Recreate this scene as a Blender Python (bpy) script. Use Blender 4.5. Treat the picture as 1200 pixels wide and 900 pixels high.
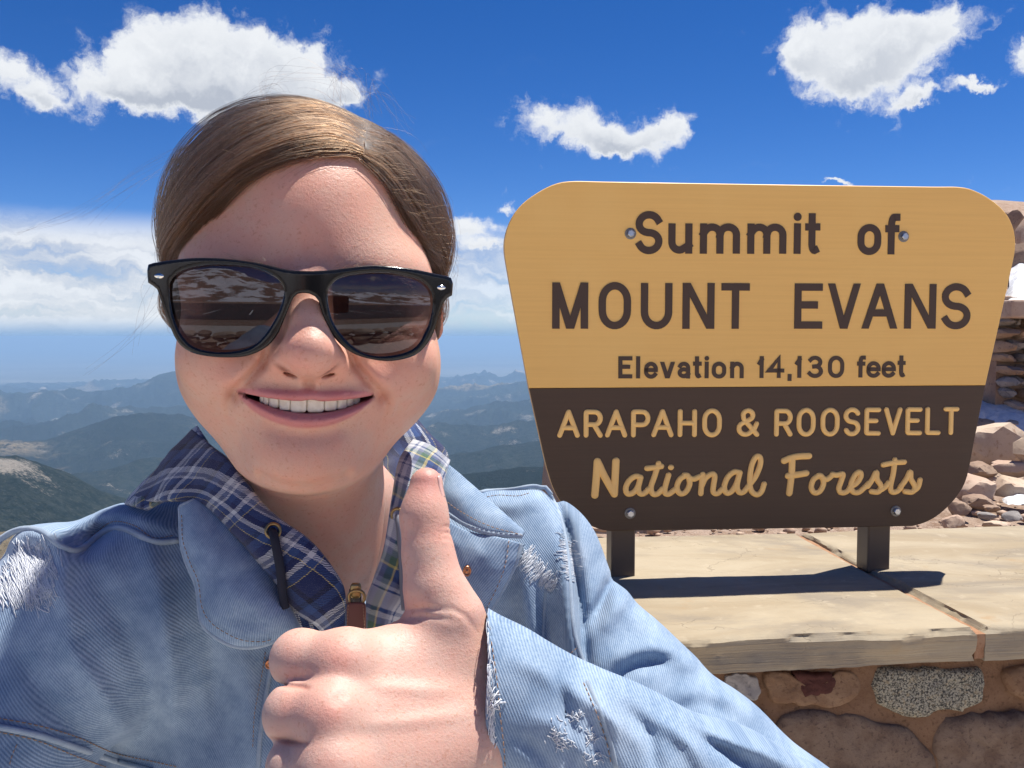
import bpy, bmesh, math, random, os
import numpy as np
from mathutils import Vector, Matrix
from mathutils.geometry import delaunay_2d_cdt

for _o in list(bpy.data.objects):
    bpy.data.objects.remove(_o)
S = bpy.context.scene
COL = S.collection
random.seed(7)
rng = np.random.default_rng(11)

# ------------------------------------------------------------------ camera
F = 1050.0                       # focal length in photo pixels (photo is 1200 x 900)
PITCH = math.radians(3.0)
CAM = np.array([0.0, 0.0, 1.62])
cam_d = bpy.data.cameras.new('camera')
cam_d.sensor_width = 36.0
cam_d.lens = 36.0 * F / 1200.0
cam_d.clip_start = 0.01
cam_d.clip_end = 600000.0
cam_o = bpy.data.objects.new('camera', cam_d)
COL.objects.link(cam_o)
cam_o.location = CAM
cam_o.rotation_euler = (math.pi / 2 - PITCH, 0, 0)
S.camera = cam_o
AX = np.array([1.0, 0, 0])
AY = np.array([0, math.cos(PITCH), -math.sin(PITCH)])
AZ = np.array([0, math.sin(PITCH), math.cos(PITCH)])
RC = np.stack([AX, AY, AZ])      # rows: camera-aligned axes in the world

def ray(u, v):
    return AY + (u - 600.0) / F * AX + (450.0 - v) / F * AZ

def on_plane(u, v, p0, n):
    r = ray(u, v)
    t = np.dot(np.asarray(p0) - CAM, n) / np.dot(r, n)
    return CAM + t * r

def c2w(p):                      # millimetres in the modelling frame (x right, y away, z up) -> metres in the world
    return CAM + (np.asarray(p, dtype=np.float64) / 1000.0) @ RC

def px(u, v, d):                 # pixel and depth in mm -> modelling frame, mm
    u = np.asarray(u, float); v = np.asarray(v, float); d = np.asarray(d, float)
    return np.stack([(u - 600.0) / F * d, d * np.ones_like(u), (450.0 - v) / F * d], -1)

def proj(p):
    y = np.maximum(p[..., 1], 1.0)
    return 600.0 + F * p[..., 0] / y, 450.0 - F * p[..., 2] / y

# ------------------------------------------------------------------ sun, sky, exposure
SUN_TO = np.array([0.30, 0.20, 1.0]); SUN_TO /= np.linalg.norm(SUN_TO)
sun_d = bpy.data.lights.new('sun', 'SUN')
sun_d.energy = 3.3
sun_d.angle = math.radians(0.53)
sun_d.color = (1.0, 0.955, 0.88)
sun_o = bpy.data.objects.new('sun', sun_d)
COL.objects.link(sun_o)
sun_o.rotation_euler = Vector(-SUN_TO).to_track_quat('-Z', 'Y').to_euler()
SUN_EL = math.asin(SUN_TO[2])
SUN_AZ = math.atan2(SUN_TO[0], SUN_TO[1])

S.render.engine = 'CYCLES'
S.cycles.use_denoising = True
S.cycles.max_bounces = 8
S.cycles.transparent_max_bounces = 24
S.cycles.volume_bounces = 0
S.cycles.sample_clamp_indirect = 6.0
S.view_settings.view_transform = 'Standard'
S.view_settings.look = 'None'
S.view_settings.gamma = 1.0
S.view_settings.exposure = 1.25
S.view_settings.use_curve_mapping = False

W = bpy.data.worlds.new('World')
S.world = W
W.use_nodes = True
SKY_STRENGTH = 0.057
CLOUD_LIT = (6.4, 6.6, 6.9)
CLOUD_DIM = (3.6, 3.95, 4.6)
HAZE_BLUE = (2.0, 3.3, 5.2)

class NT:
    """Small helper to write node trees as expressions."""
    def __init__(self, tree):
        self.t = tree
    def n(self, kind, **kw):
        nd = self.t.nodes.new(kind)
        ins = kw.pop('ins', {})
        for k, v in kw.items():
            setattr(nd, k, v)
        for k, v in ins.items():
            self.put(nd.inputs[k], v)
        return nd
    def put(self, sock, v):
        if isinstance(v, bpy.types.NodeSocket):
            self.t.links.new(v, sock)
        elif v is not None:
            if sock.type == 'RGBA' and len(v) == 3:
                v = (*v, 1.0)
            sock.default_value = v
    def m(self, op, a, b=None, c=None, clamp=False):
        nd = self.n('ShaderNodeMath', operation=op, use_clamp=clamp)
        for i, x in enumerate((a, b, c)):
            if x is not None:
                self.put(nd.inputs[i], x)
        return nd.outputs[0]
    def v(self, op, a, b=None, scale=None):
        nd = self.n('ShaderNodeVectorMath', operation=op)
        self.put(nd.inputs[0], a)
        if b is not None:
            self.put(nd.inputs[1], b)
        if scale is not None:
            self.put(nd.inputs['Scale'], scale)
        return nd.outputs['Value'] if op in ('LENGTH', 'DOT_PRODUCT', 'DISTANCE') else nd.outputs[0]
    def xyz(self, x, y, z):
        nd = self.n('ShaderNodeCombineXYZ')
        for i, a in enumerate((x, y, z)):
            self.put(nd.inputs[i], a)
        return nd.outputs[0]
    def sep(self, v):
        nd = self.n('ShaderNodeSeparateXYZ'); self.put(nd.inputs[0], v)
        return nd.outputs
    def noise(self, vec, scale=5.0, detail=4.0, rough=0.55, dist=0.0, col=False, kind=None, lac=2.0):
        nd = self.n('ShaderNodeTexNoise')
        if kind: nd.noise_type = kind
        self.put(nd.inputs['Vector'], vec)
        nd.inputs['Scale'].default_value = scale
        nd.inputs['Detail'].default_value = detail
        nd.inputs['Roughness'].default_value = rough
        nd.inputs['Distortion'].default_value = dist
        nd.inputs['Lacunarity'].default_value = lac
        return nd.outputs['Color'] if col else nd.outputs[0]
    def ss(self, x, a, b, lo=0.0, hi=1.0):          # smoothstep map
        nd = self.n('ShaderNodeMapRange', interpolation_type='SMOOTHSTEP')
        self.put(nd.inputs[0], x)
        for i, q in enumerate((a, b, lo, hi)):
            self.put(nd.inputs[i + 1], q)
        return nd.outputs[0]
    def lin(self, x, a, b, lo=0.0, hi=1.0):
        nd = self.n('ShaderNodeMapRange')
        self.put(nd.inputs[0], x)
        for i, q in enumerate((a, b, lo, hi)):
            self.put(nd.inputs[i + 1], q)
        return nd.outputs[0]
    def mix(self, f, a, b, mode='MIX'):
        nd = self.n('ShaderNodeMix', data_type='RGBA', blend_type=mode)
        self.put(nd.inputs[0], f); self.put(nd.inputs[6], a); self.put(nd.inputs[7], b)
        return nd.outputs[2]
    def attr(self, name):
        return self.n('ShaderNodeAttribute', attribute_name=name).outputs
    def bump(self, h, strength=0.3, dist=0.001, normal=None):
        nd = self.n('ShaderNodeBump')
        nd.inputs['Strength'].default_value = strength
        nd.inputs['Distance'].default_value = dist
        self.put(nd.inputs['Height'], h)
        if normal is not None:
            self.put(nd.inputs['Normal'], normal)
        return nd.outputs[0]

def pix_azel(u, v):
    r = ray(u, v); r = r / np.linalg.norm(r)
    return math.atan2(r[0], r[1]), math.asin(r[2])

def build_world():
    t = W.node_tree
    for nd in list(t.nodes):
        t.nodes.remove(nd)
    g = NT(t)
    sky = g.n('ShaderNodeTexSky', sky_type='NISHITA', sun_disc=False, sun_elevation=SUN_EL,
              sun_rotation=SUN_AZ, altitude=4300.0, air_density=1.0, dust_density=0.25, ozone_density=2.2)
    hsv = g.n('ShaderNodeHueSaturation', ins={'Hue': 0.512, 'Saturation': 1.34, 'Value': 0.95, 'Color': sky.outputs[0]})
    d = g.n('ShaderNodeTexCoord').outputs['Generated']
    x, y, z = g.sep(d)
    t.links.new(g.xyz(x, y, g.m('MAXIMUM', z, 0.010)), sky.inputs[0])
    az = g.m('ARCTAN2', x, y)
    el = g.m('ARCSINE', z)
    p = g.xyz(az, el, 0.0)
    # domain warp
    w1 = g.v('SUBTRACT', g.noise(p, 11, 3, 0.6, col=True), (0.5, 0.5, 0.5))
    w2 = g.v('SUBTRACT', g.noise(p, 48, 5, 0.66, col=True), (0.5, 0.5, 0.5))
    pw = g.v('ADD', p, g.v('ADD', g.v('SCALE', w1, scale=0.060), g.v('SCALE', w2, scale=0.030)))
    wx, wy, _ = g.sep(pw)
    K = 1.0 / F
    # every cumulus: a few overlapping ellipses (photo pixel centre, half sizes) in fixed sky directions
    puffs = [(140, 96, 50, 24), (205, 52, 46, 38), (262, 82, 90, 42), (338, 84, 62, 34), (255, 114, 100, 18), (395, 98, 22, 12),
             (8, 78, 26, 20), (46, 106, 16, 10), (655, 138, 48, 26), (716, 158, 40, 15), (776, 144, 26, 16), (738, 164, 36, 14),
             (1005, 52, 56, 34), (940, 60, 30, 20), (1085, 38, 44, 16), (1045, 76, 46, 30), (980, 100, 24, 22), (1078, 116, 34, 7),
             (1194, 64, 16, 16), (1146, 98, 16, 4), (598, 241, 13, 7), (552, 268, 34, 13), (985, 212, 18, 3), (610, -2, 12, 4), (566, 292, 30, 8)]
    best = None; hsum = None
    for (u, v, a, b) in puffs:
        a0, e0 = pix_azel(u, v)
        q = g.v('MULTIPLY', g.v('SUBTRACT', pw, (a0, e0, 0.0)), (1.0 / (a * K), 1.0 / (b * K), 0.0))
        _, dy, _ = g.sep(q)
        q = g.m('POWER', 0.42, g.v('DOT_PRODUCT', q, q))
        hsum = g.m('MULTIPLY', q, dy) if hsum is None else g.m('MULTIPLY_ADD', q, dy, hsum)
        best = q if best is None else g.m('ADD', best, q)
    fine = g.noise(pw, 30, 7, 0.62)
    fine_c = g.m('SUBTRACT', fine, 0.5)
    # unseen fair-weather cumulus added around the rest of the sky for fill light
    rest = g.m('MULTIPLY', g.ss(g.noise(g.v('MULTIPLY', p, (1.0, 1.8, 1.0)), 2.6, 3, 0.5), 0.56, 0.72, 0, 1.3), g.ss(g.m('ABSOLUTE', az), 0.66, 0.80))
    dens = g.m('ADD', g.m('ADD', best, rest), g.m('MULTIPLY', fine_c, 1.9))
    cum = g.ss(dens, 0.30, 1.0)
    # layered stratus bank low over the horizon
    ps = g.v('MULTIPLY', pw, (1.0, 8.0, 1.0))
    n1 = g.noise(ps, 4.0, 7, 0.56)
    band = g.m('MULTIPLY', g.ss(el, math.radians(7.6), math.radians(5.4)), g.ss(el, math.radians(-1.6), math.radians(0.4)))
    bank = g.m('MULTIPLY', g.ss(n1, 0.22, 0.54), g.m('MULTIPLY', band, g.ss(az, 0.12, -0.25, 0.7, 1.0)))
    cir = g.m('MULTIPLY', g.ss(n1, 0.60, 0.85), 0.10)
    under = g.ss(g.m('DIVIDE', hsum, g.m('ADD', best, 0.05)), 0.25, -0.75)
    thick = g.ss(dens, 0.7, 1.7)
    shade = g.m('MULTIPLY', g.m('ADD', g.m('MULTIPLY', under, 1.0), g.m('MULTIPLY', g.m('SUBTRACT', 0.62, fine), 1.6)), thick, clamp=True)
    ccol = g.mix(shade, CLOUD_LIT, CLOUD_DIM)
    bcol = g.mix(g.ss(n1, 0.34, 0.62), CLOUD_DIM, CLOUD_LIT)
    c = g.mix(cir, hsv.outputs[0], CLOUD_DIM)
    c = g.mix(g.m('MULTIPLY', bank, 0.92), c, bcol)
    c = g.mix(cum, c, ccol)
    c = g.mix(g.ss(el, 0.026, -0.002, 0.0, 0.95), c, HAZE_BLUE)
    bg = g.n('ShaderNodeBackground', ins={'Color': c, 'Strength': SKY_STRENGTH})
    out = g.n('ShaderNodeOutputWorld')
    t.links.new(bg.outputs[0], out.inputs[0])
    W.cycles.sampling_method = 'MANUAL'
    W.cycles.sample_map_resolution = 256
build_world()

# ------------------------------------------------------------------ helpers: objects
def tag(o, label=None, cat=None, group=None, kind=None):
    if label: o['label'] = label
    if cat: o['category'] = cat
    if group: o['group'] = group
    if kind: o['kind'] = kind
    return o

def empty(name, loc, label=None, cat=None, group=None):
    o = bpy.data.objects.new(name, None)
    o.empty_display_size = 0.05
    COL.objects.link(o)
    o.location = loc
    return tag(o, label, cat, group)

def link(name, me, mat=None, parent=None, smooth=True):
    if mat is not None and not me.materials:
        me.materials.append(mat)
    if smooth and len(me.polygons):
        me.polygons.foreach_set('use_smooth', np.ones(len(me.polygons), dtype=bool))
    o = bpy.data.objects.new(name, me)
    COL.objects.link(o)
    if parent is not None:
        o.parent = parent
        bpy_parent_fix(o, parent)
    return o

def bpy_parent_fix(o, parent):
    # geometry is authored in world metres: undo the parent's placement
    if parent.type == 'EMPTY':
        o.matrix_parent_inverse = Matrix.Translation(parent.location).inverted()

def mesh(name, V, Fc, uv=None, col=None, attrs=None):
    me = bpy.data.meshes.new(name)
    V = np.asarray(V, dtype=np.float32)
    if isinstance(Fc, np.ndarray) and Fc.ndim == 2:
        k = Fc.shape[1]
        me.vertices.add(len(V)); me.vertices.foreach_set('co', V.ravel())
        me.loops.add(Fc.size); me.loops.foreach_set('vertex_index', Fc.astype(np.int32).ravel())
        me.polygons.add(len(Fc))
        me.polygons.foreach_set('loop_start', np.arange(0, Fc.size, k, dtype=np.int32))
        me.update(calc_edges=True); me.validate()
    else:
        me.from_pydata([tuple(map(float, v)) for v in V], [], [tuple(int(i) for i in f) for f in Fc])
        me.update()
    if uv is not None:
        lay = me.uv_layers.new(name='UVMap')
        li = np.empty(len(me.loops), dtype=np.int32); me.loops.foreach_get('vertex_index', li)
        lay.data.foreach_set('uv', np.asarray(uv, dtype=np.float32)[li].ravel())
    if col is not None:
        a = me.attributes.new('Col', 'FLOAT_COLOR', 'POINT')
        c = np.ones((len(V), 4), dtype=np.float32); c[:, :3] = col
        a.data.foreach_set('color', c.ravel())
    for k, arr in (attrs or {}).items():
        a = me.attributes.new(k, 'FLOAT', 'POINT')
        a.data.foreach_set('value', np.asarray(arr, dtype=np.float32))
    return me

def material(name):
    m = bpy.data.materials.new(name)
    m.use_nodes = True
    t = m.node_tree
    for nd in list(t.nodes): t.nodes.remove(nd)
    g = NT(t)
    out = g.n('ShaderNodeOutputMaterial')
    b = g.n('ShaderNodeBsdfPrincipled')
    t.links.new(b.outputs[0], out.inputs[0])
    return m, g, b, out

def setp(g, b, **kw):
    names = dict(color='Base Color', rough='Roughness', metal='Metallic', spec='Specular IOR Level', normal='Normal',
                 sss='Subsurface Weight', sssr='Subsurface Radius', ssss='Subsurface Scale', sheen='Sheen Weight',
                 sheenr='Sheen Roughness', coat='Coat Weight', coatr='Coat Roughness', alpha='Alpha', trans='Transmission Weight', ior='IOR',
                 sheent='Sheen Tint')
    for k, v in kw.items():
        g.put(b.inputs[names[k]], v)

M = {}
def plain(name, color, rough=0.5, metal=0.0, spec=0.5, coat=0.0):
    m, g, b, o = material(name)
    setp(g, b, color=color, rough=rough, metal=metal, spec=spec, coat=coat)
    return m


def objco(g):
    return g.n('ShaderNodeTexCoord').outputs['Object']

# ------------------------------------------------------------------ helpers: noise in numpy
def _hash(i, j, k, seed):
    h = (i.astype(np.int64) * 374761393 + j.astype(np.int64) * 668265263 + k.astype(np.int64) * 2147483647 + seed * 1274126177) & 0xffffffff
    h = ((h ^ (h >> 13)) * 1274126177) & 0xffffffff
    h = h ^ (h >> 16)
    return (h & 0xffff).astype(np.float32) / 65535.0

def vnoise(p, seed=0):
    p = np.asarray(p, dtype=np.float64)
    f = np.floor(p); t = p - f; i = f.astype(np.int64)
    t = t * t * t * (t * (t * 6 - 15) + 10)
    r = 0
    for a in (0, 1):
        for b in (0, 1):
            for c in (0, 1):
                w = (t[..., 0] if a else 1 - t[..., 0]) * (t[..., 1] if b else 1 - t[..., 1]) * (t[..., 2] if c else 1 - t[..., 2])
                r = r + w * _hash(i[..., 0] + a, i[..., 1] + b, i[..., 2] + c, seed)
    return r

def fbm(p, oct=5, seed=0, gain=0.5, lac=2.03, ridge=False):
    p = np.asarray(p, dtype=np.float64); a = 1.0; s = 0; tot = 0
    for o in range(oct):
        n = vnoise(p, seed + o * 17)
        if ridge:
            n = 1 - np.abs(2 * n - 1); n = n * n
        s = s + a * n; tot += a
        a *= gain; p = p * lac + 13.7
    return s / tot

# ------------------------------------------------------------------ helpers: shapes
def catmull(P, n, closed=False):
    P = np.asarray(P, float)
    if len(P) == 2 and not closed:
        t = np.linspace(0, 1, n)[:, None]
        return P[0] * (1 - t) + P[1] * t
    if closed:
        Q = np.vstack([P[-1], P, P[0], P[1]]); m = len(P)
    else:
        Q = np.vstack([2 * P[0] - P[1], P, 2 * P[-1] - P[-2]]); m = len(P) - 1
    out = []
    t = np.linspace(0, 1, 24, endpoint=False)[:, None]
    for i in range(m):
        a, b, c, d = Q[i], Q[i + 1], Q[i + 2], Q[i + 3]
        out.append(0.5 * ((2 * b) + (c - a) * t + (2 * a - 5 * b + 4 * c - d) * t ** 2 + (-a + 3 * b - 3 * c + d) * t ** 3))
    out = np.vstack(out + [P[:1] if closed else P[-1:]])
    L = np.concatenate([[0], np.cumsum(np.linalg.norm(np.diff(out, axis=0), axis=1))])
    s = np.linspace(0, L[-1], n + (1 if closed else 0))
    R = np.stack([np.interp(s, L, out[:, k]) for k in range(out.shape[1])], 1)
    return R[:-1] if closed else R

def tube(path, r, k=6, closed=False, caps=True, flat=1.0, up=None):
    """Sweep a k-gon along a polyline; r scalar or per point. Returns V, F(list)."""
    P = np.asarray(path, float); n = len(P)
    r = np.broadcast_to(np.asarray(r, float), (n,))
    T = np.gradient(P, axis=0) if not closed else (np.roll(P, -1, 0) - np.roll(P, 1, 0))
    T /= np.linalg.norm(T, axis=1)[:, None] + 1e-12
    a = np.array(up if up is not None else (0, 0, 1.0), float)
    if abs(np.dot(T[0], a)) > 0.95: a = np.array([1.0, 0, 0])
    V = []
    nrm = a - T[0] * np.dot(a, T[0])
    for i in range(n):
        nrm = (a if up is not None else nrm) - T[i] * np.dot((a if up is not None else nrm), T[i])
        nrm = nrm / (np.linalg.norm(nrm) + 1e-12)
        bn = np.cross(T[i], nrm)
        for j in range(k):
            th = 2 * math.pi * (j + 0.5) / k
            V.append(P[i] + r[i] * (math.cos(th) * nrm * flat + math.sin(th) * bn))
    Fs = []
    m = n if closed else n - 1
    for i in range(m):
        i2 = (i + 1) % n
        for j in range(k):
            j2 = (j + 1) % k
            Fs.append((i * k + j, i * k + j2, i2 * k + j2, i2 * k + j))
    if caps and not closed:
        Fs.append(tuple(range(k))[::-1]); Fs.append(tuple((n - 1) * k + j for j in range(k)))
    return V, Fs

class MB:
    """Collects pieces of ONE part."""
    def __init__(self): self.V = []; self.F = []; self.n = 0
    def add(self, V, Fs):
        self.V.append(np.asarray(V, float)); self.F += [tuple(i + self.n for i in f) for f in Fs]; self.n += len(V)
        return self
    def build(self, name, mat, parent=None, smooth=True, conv=None):
        V = np.vstack(self.V)
        if conv: V = conv(V)
        me = mesh(name, V, self.F)
        return link(name, me, mat, parent, smooth)

def boxv(c, ax, ay, az):
    c = np.asarray(c, float); ax = np.asarray(ax, float); ay = np.asarray(ay, float); az = np.asarray(az, float)
    V = [c + sx * ax + sy * ay + sz * az for sx in (-1, 1) for sy in (-1, 1) for sz in (-1, 1)]
    return V, [(0, 1, 3, 2), (4, 6, 7, 5), (0, 4, 5, 1), (2, 3, 7, 6), (0, 2, 6, 4), (1, 5, 7, 3)]

# signed distance toolkit -------------------------------------------------------
def s_ell(p, c, r, R=None):
    q = p - np.asarray(c, np.float32)
    if R is not None: q = q @ np.asarray(R, np.float32)
    r = np.asarray(r, np.float32)
    k0 = np.sqrt(((q / r) ** 2).sum(-1)) + 1e-9
    k1 = np.sqrt(((q / (r * r)) ** 2).sum(-1)) + 1e-9
    return k0 * (k0 - 1) / k1

def s_cap(p, a, b, ra, rb):
    a = np.asarray(a, np.float32); b = np.asarray(b, np.float32)
    d = b - a
    t = np.clip(((p - a) @ d) / (d @ d), 0, 1)
    return np.sqrt(((p - (a + t[:, None] * d)) ** 2).sum(-1)) - (ra + (rb - ra) * t)

def s_path(p, pts, rad, k=0.0):
    d = None
    for i in range(len(pts) - 1):
        e = s_cap(p, pts[i], pts[i + 1], rad[i], rad[i + 1])
        d = e if d is None else (smin(d, e, k) if k else np.minimum(d, e))
    return d

def smin(a, b, k):
    h = np.maximum(k - np.abs(a - b), 0) / k
    return np.minimum(a, b) - h * h * k * 0.25

def smax(a, b, k):
    return -smin(-a, -b, k)

def polyd(u, v, pts):
    """distance in pixels to a polyline, and the parameter along it (0..1)."""
    pts = np.asarray(pts, np.float32)
    best = np.full(u.shape, 1e9, np.float32); par = np.zeros_like(best)
    seg = np.linalg.norm(np.diff(pts, axis=0), axis=1); cum = np.concatenate([[0], np.cumsum(seg)])
    for i in range(len(pts) - 1):
        a, b = pts[i], pts[i + 1]; d = b - a; L2 = max(float(d @ d), 1e-6)
        t = np.clip(((u - a[0]) * d[0] + (v - a[1]) * d[1]) / L2, 0, 1)
        e = np.sqrt((u - a[0] - t * d[0]) ** 2 + (v - a[1] - t * d[1]) ** 2)
        m = e < best
        best = np.where(m, e, best); par = np.where(m, (cum[i] + t * seg[i]) / cum[-1], par)
    return best, par

def surface_nets(fn, lo, hi, h, coarse=6, project=2):
    lo = np.asarray(lo, float); hi = np.asarray(hi, float)
    n = np.ceil((hi - lo) / h / coarse).astype(int) * coarse + 1
    nb = (n - 1) // coarse
    D = np.full(n, 1e3, np.float32)
    cc = np.stack(np.meshgrid(*[np.arange(k) for k in nb], indexing='ij'), -1).reshape(-1, 3)
    ctr = (lo + (cc + 0.5) * coarse * h).astype(np.float32)
    dc = fn(ctr)
    act = np.abs(dc) < coarse * h * 0.87 * 1.35 + 2.0
    sgn = np.where(dc < 0, -1e3, 1e3).astype(np.float32)
    c1 = coarse + 1
    for b, s in zip(cc[~act], sgn[~act]):
        if s < 0:
            x, y, z = b * coarse
            D[x:x + c1, y:y + c1, z:z + c1] = -1e3
    off = np.stack(np.meshgrid(*[np.arange(c1)] * 3, indexing='ij'), -1).reshape(-1, 3)
    A = cc[act]
    for s in range(0, len(A), 400):
        blk = A[s:s + 400]
        idx = (blk[:, None, :] * coarse + off[None])
        d = fn((lo + idx.reshape(-1, 3) * h).astype(np.float32)).reshape(len(blk), c1, c1, c1)
        for b, dd in zip(blk, d):
            x, y, z = b * coarse
            D[x:x + c1, y:y + c1, z:z + c1] = dd
    inside = D < 0
    cnt = np.zeros(np.array(D.shape) - 1, np.int8)
    for a in (0, 1):
        for b in (0, 1):
            for c in (0, 1):
                cnt += inside[a:a + cnt.shape[0], b:b + cnt.shape[1], c:c + cnt.shape[2]]
    cell = (cnt > 0) & (cnt < 8)
    ci = np.argwhere(cell)
    vid = np.full(cell.shape, -1, np.int32); vid[cell] = np.arange(len(ci))
    acc = np.zeros((len(ci), 3)); w = np.zeros(len(ci))
    E = [((a, b), (a2, b2)) for a, b, a2, b2 in ()]
    corners = [(i, j, k) for i in (0, 1) for j in (0, 1) for k in (0, 1)]
    for p in corners:
        for ax in range(3):
            if p[ax] == 0:
                q = list(p); q[ax] = 1
                d0 = D[ci[:, 0] + p[0], ci[:, 1] + p[1], ci[:, 2] + p[2]]
                d1 = D[ci[:, 0] + q[0], ci[:, 1] + q[1], ci[:, 2] + q[2]]
                m = (d0 < 0) != (d1 < 0)
                t = np.where(m, d0 / np.where(m, d0 - d1, 1), 0)
                pos = np.array(p, float)[None] + np.zeros((len(ci), 3)); pos[:, ax] = t
                acc += np.where(m[:, None], pos, 0); w += m
    V = lo + (ci + acc / w[:, None]) * h
    quads = []
    for ax in range(3):
        o1, o2 = [(1, 2), (2, 0), (0, 1)][ax]
        sl0 = [slice(1, -1)] * 3; sl1 = [slice(1, -1)] * 3
        sl0[ax] = slice(0, -1); sl1[ax] = slice(1, None)
        a = inside[tuple(sl0)]; b = inside[tuple(sl1)]
        for flip, m in ((False, a & ~b), (True, ~a & b)):
            e = np.argwhere(m)
            e0 = e + 1; e0[:, ax] = e[:, ax]
            c = [e0.copy() for _ in range(4)]
            c[1][:, o1] -= 1
            c[2][:, o1] -= 1; c[2][:, o2] -= 1
            c[3][:, o2] -= 1
            q = np.stack([vid[k[:, 0], k[:, 1], k[:, 2]] for k in c], 1)
            quads.append(q[:, ::-1] if flip else q)
    Q = np.vstack(quads); Q = Q[(Q >= 0).all(1)]
    V = V.astype(np.float32)
    for _ in range(project):
        d = fn(V); G = grad(fn, V)
        V = V - np.clip(d, -h, h)[:, None] * G * 0.9
    return V, Q

def grad(fn, P, e=0.4):
    P = P.astype(np.float32)
    G = np.stack([fn(P + np.float32(e) * np.eye(3, dtype=np.float32)[i]) - fn(P - np.float32(e) * np.eye(3, dtype=np.float32)[i]) for i in range(3)], 1)
    return G / (np.linalg.norm(G, axis=1)[:, None] + 1e-9)

def trace(fn, u, v, d0=300.0, d1=900.0, n=90, step=0.7):
    """First hit of the pixel rays with a signed distance field (modelling frame, mm)."""
    u = np.asarray(u, float).ravel(); v = np.asarray(v, float).ravel()
    r = np.stack([(u - 600) / F, np.ones_like(u), (450 - v) / F], 1)
    L = np.linalg.norm(r, axis=1)
    d = np.full(len(u), d0)
    for _ in range(n):
        s = fn((r * d[:, None]).astype(np.float32))
        d = np.minimum(d + s * step / L, d1)
    return d
# ================================================================== materials of the place
def rock_mat(name, c1, c2, c3, scale=6.0, bump=0.6, dist=0.01, rough=0.9):
    m, g, b, o = material(name)
    co = objco(g)
    n = g.noise(co, scale, 8, 0.62)
    n2 = g.noise(co, scale * 7.3, 6, 0.6)
    c = g.mix(g.ss(n, 0.32, 0.66), c1, c2)
    c = g.mix(g.ss(n2, 0.52, 0.72), c, c3)
    sp = g.noise(co, scale * 45, 3, 0.7)
    c = g.mix(g.ss(sp, 0.58, 0.75, 0, 0.45), c, (c1[0] * 0.35, c1[1] * 0.35, c1[2] * 0.35))
    h = g.m('ADD', g.m('MULTIPLY', n, 0.6), g.m('ADD', g.m('MULTIPLY', n2, 0.35), g.m('MULTIPLY', sp, 0.12)))
    setp(g, b, color=c, rough=rough, normal=g.bump(h, bump, dist), spec=0.25)
    return m

M['rock_pink'] = rock_mat('pink_granite', (0.40, 0.27, 0.20), (0.50, 0.38, 0.29), (0.30, 0.19, 0.14), 5.0)
M['rock_brown'] = rock_mat('brown_rock', (0.26, 0.17, 0.12), (0.36, 0.26, 0.19), (0.16, 0.11, 0.09), 6.0)
M['rock_tan'] = rock_mat('tan_rock', (0.46, 0.34, 0.24), (0.56, 0.45, 0.35), (0.36, 0.24, 0.17), 5.0)
M['rock_grey'] = rock_mat('grey_rock', (0.22, 0.20, 0.19), (0.34, 0.31, 0.29), (0.13, 0.12, 0.12), 9.0)
M['mortar'] = rock_mat('rusty_mortar', (0.155, 0.082, 0.045), (0.20, 0.115, 0.068), (0.105, 0.055, 0.03), 16.0, 0.8, 0.008)
M['joint'] = rock_mat('orange_joint', (0.30, 0.155, 0.085), (0.36, 0.215, 0.13), (0.22, 0.105, 0.055), 30.0, 0.6, 0.004)
M['stone_red'] = rock_mat('maroon_stone', (0.06, 0.020, 0.016), (0.085, 0.03, 0.024), (0.04, 0.014, 0.012), 30.0, 0.5, 0.004)
M['stone_a'] = rock_mat('rusty_stone', (0.19, 0.105, 0.060), (0.25, 0.155, 0.095), (0.13, 0.07, 0.042), 18.0, 0.9, 0.008)
M['stone_b'] = rock_mat('mauve_stone', (0.14, 0.088, 0.062), (0.21, 0.145, 0.105), (0.095, 0.062, 0.048), 20.0, 1.0, 0.008)

def speckle_mat():
    m, g, b, o = material('speckled_granite')
    co = objco(g)
    n = g.noise(co, 250, 4, 0.75)
    n2 = g.noise(co, 120, 3, 0.6)
    c = g.mix(g.ss(n, 0.44, 0.56), (0.035, 0.032, 0.028), (0.34, 0.31, 0.24))
    c = g.mix(g.ss(n2, 0.52, 0.68, 0, 0.6), c, (0.36, 0.28, 0.17))
    setp(g, b, color=c, rough=0.85, normal=g.bump(g.m('ADD', n, n2), 0.7, 0.004))
    return m
M['speckle'] = speckle_mat()

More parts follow.
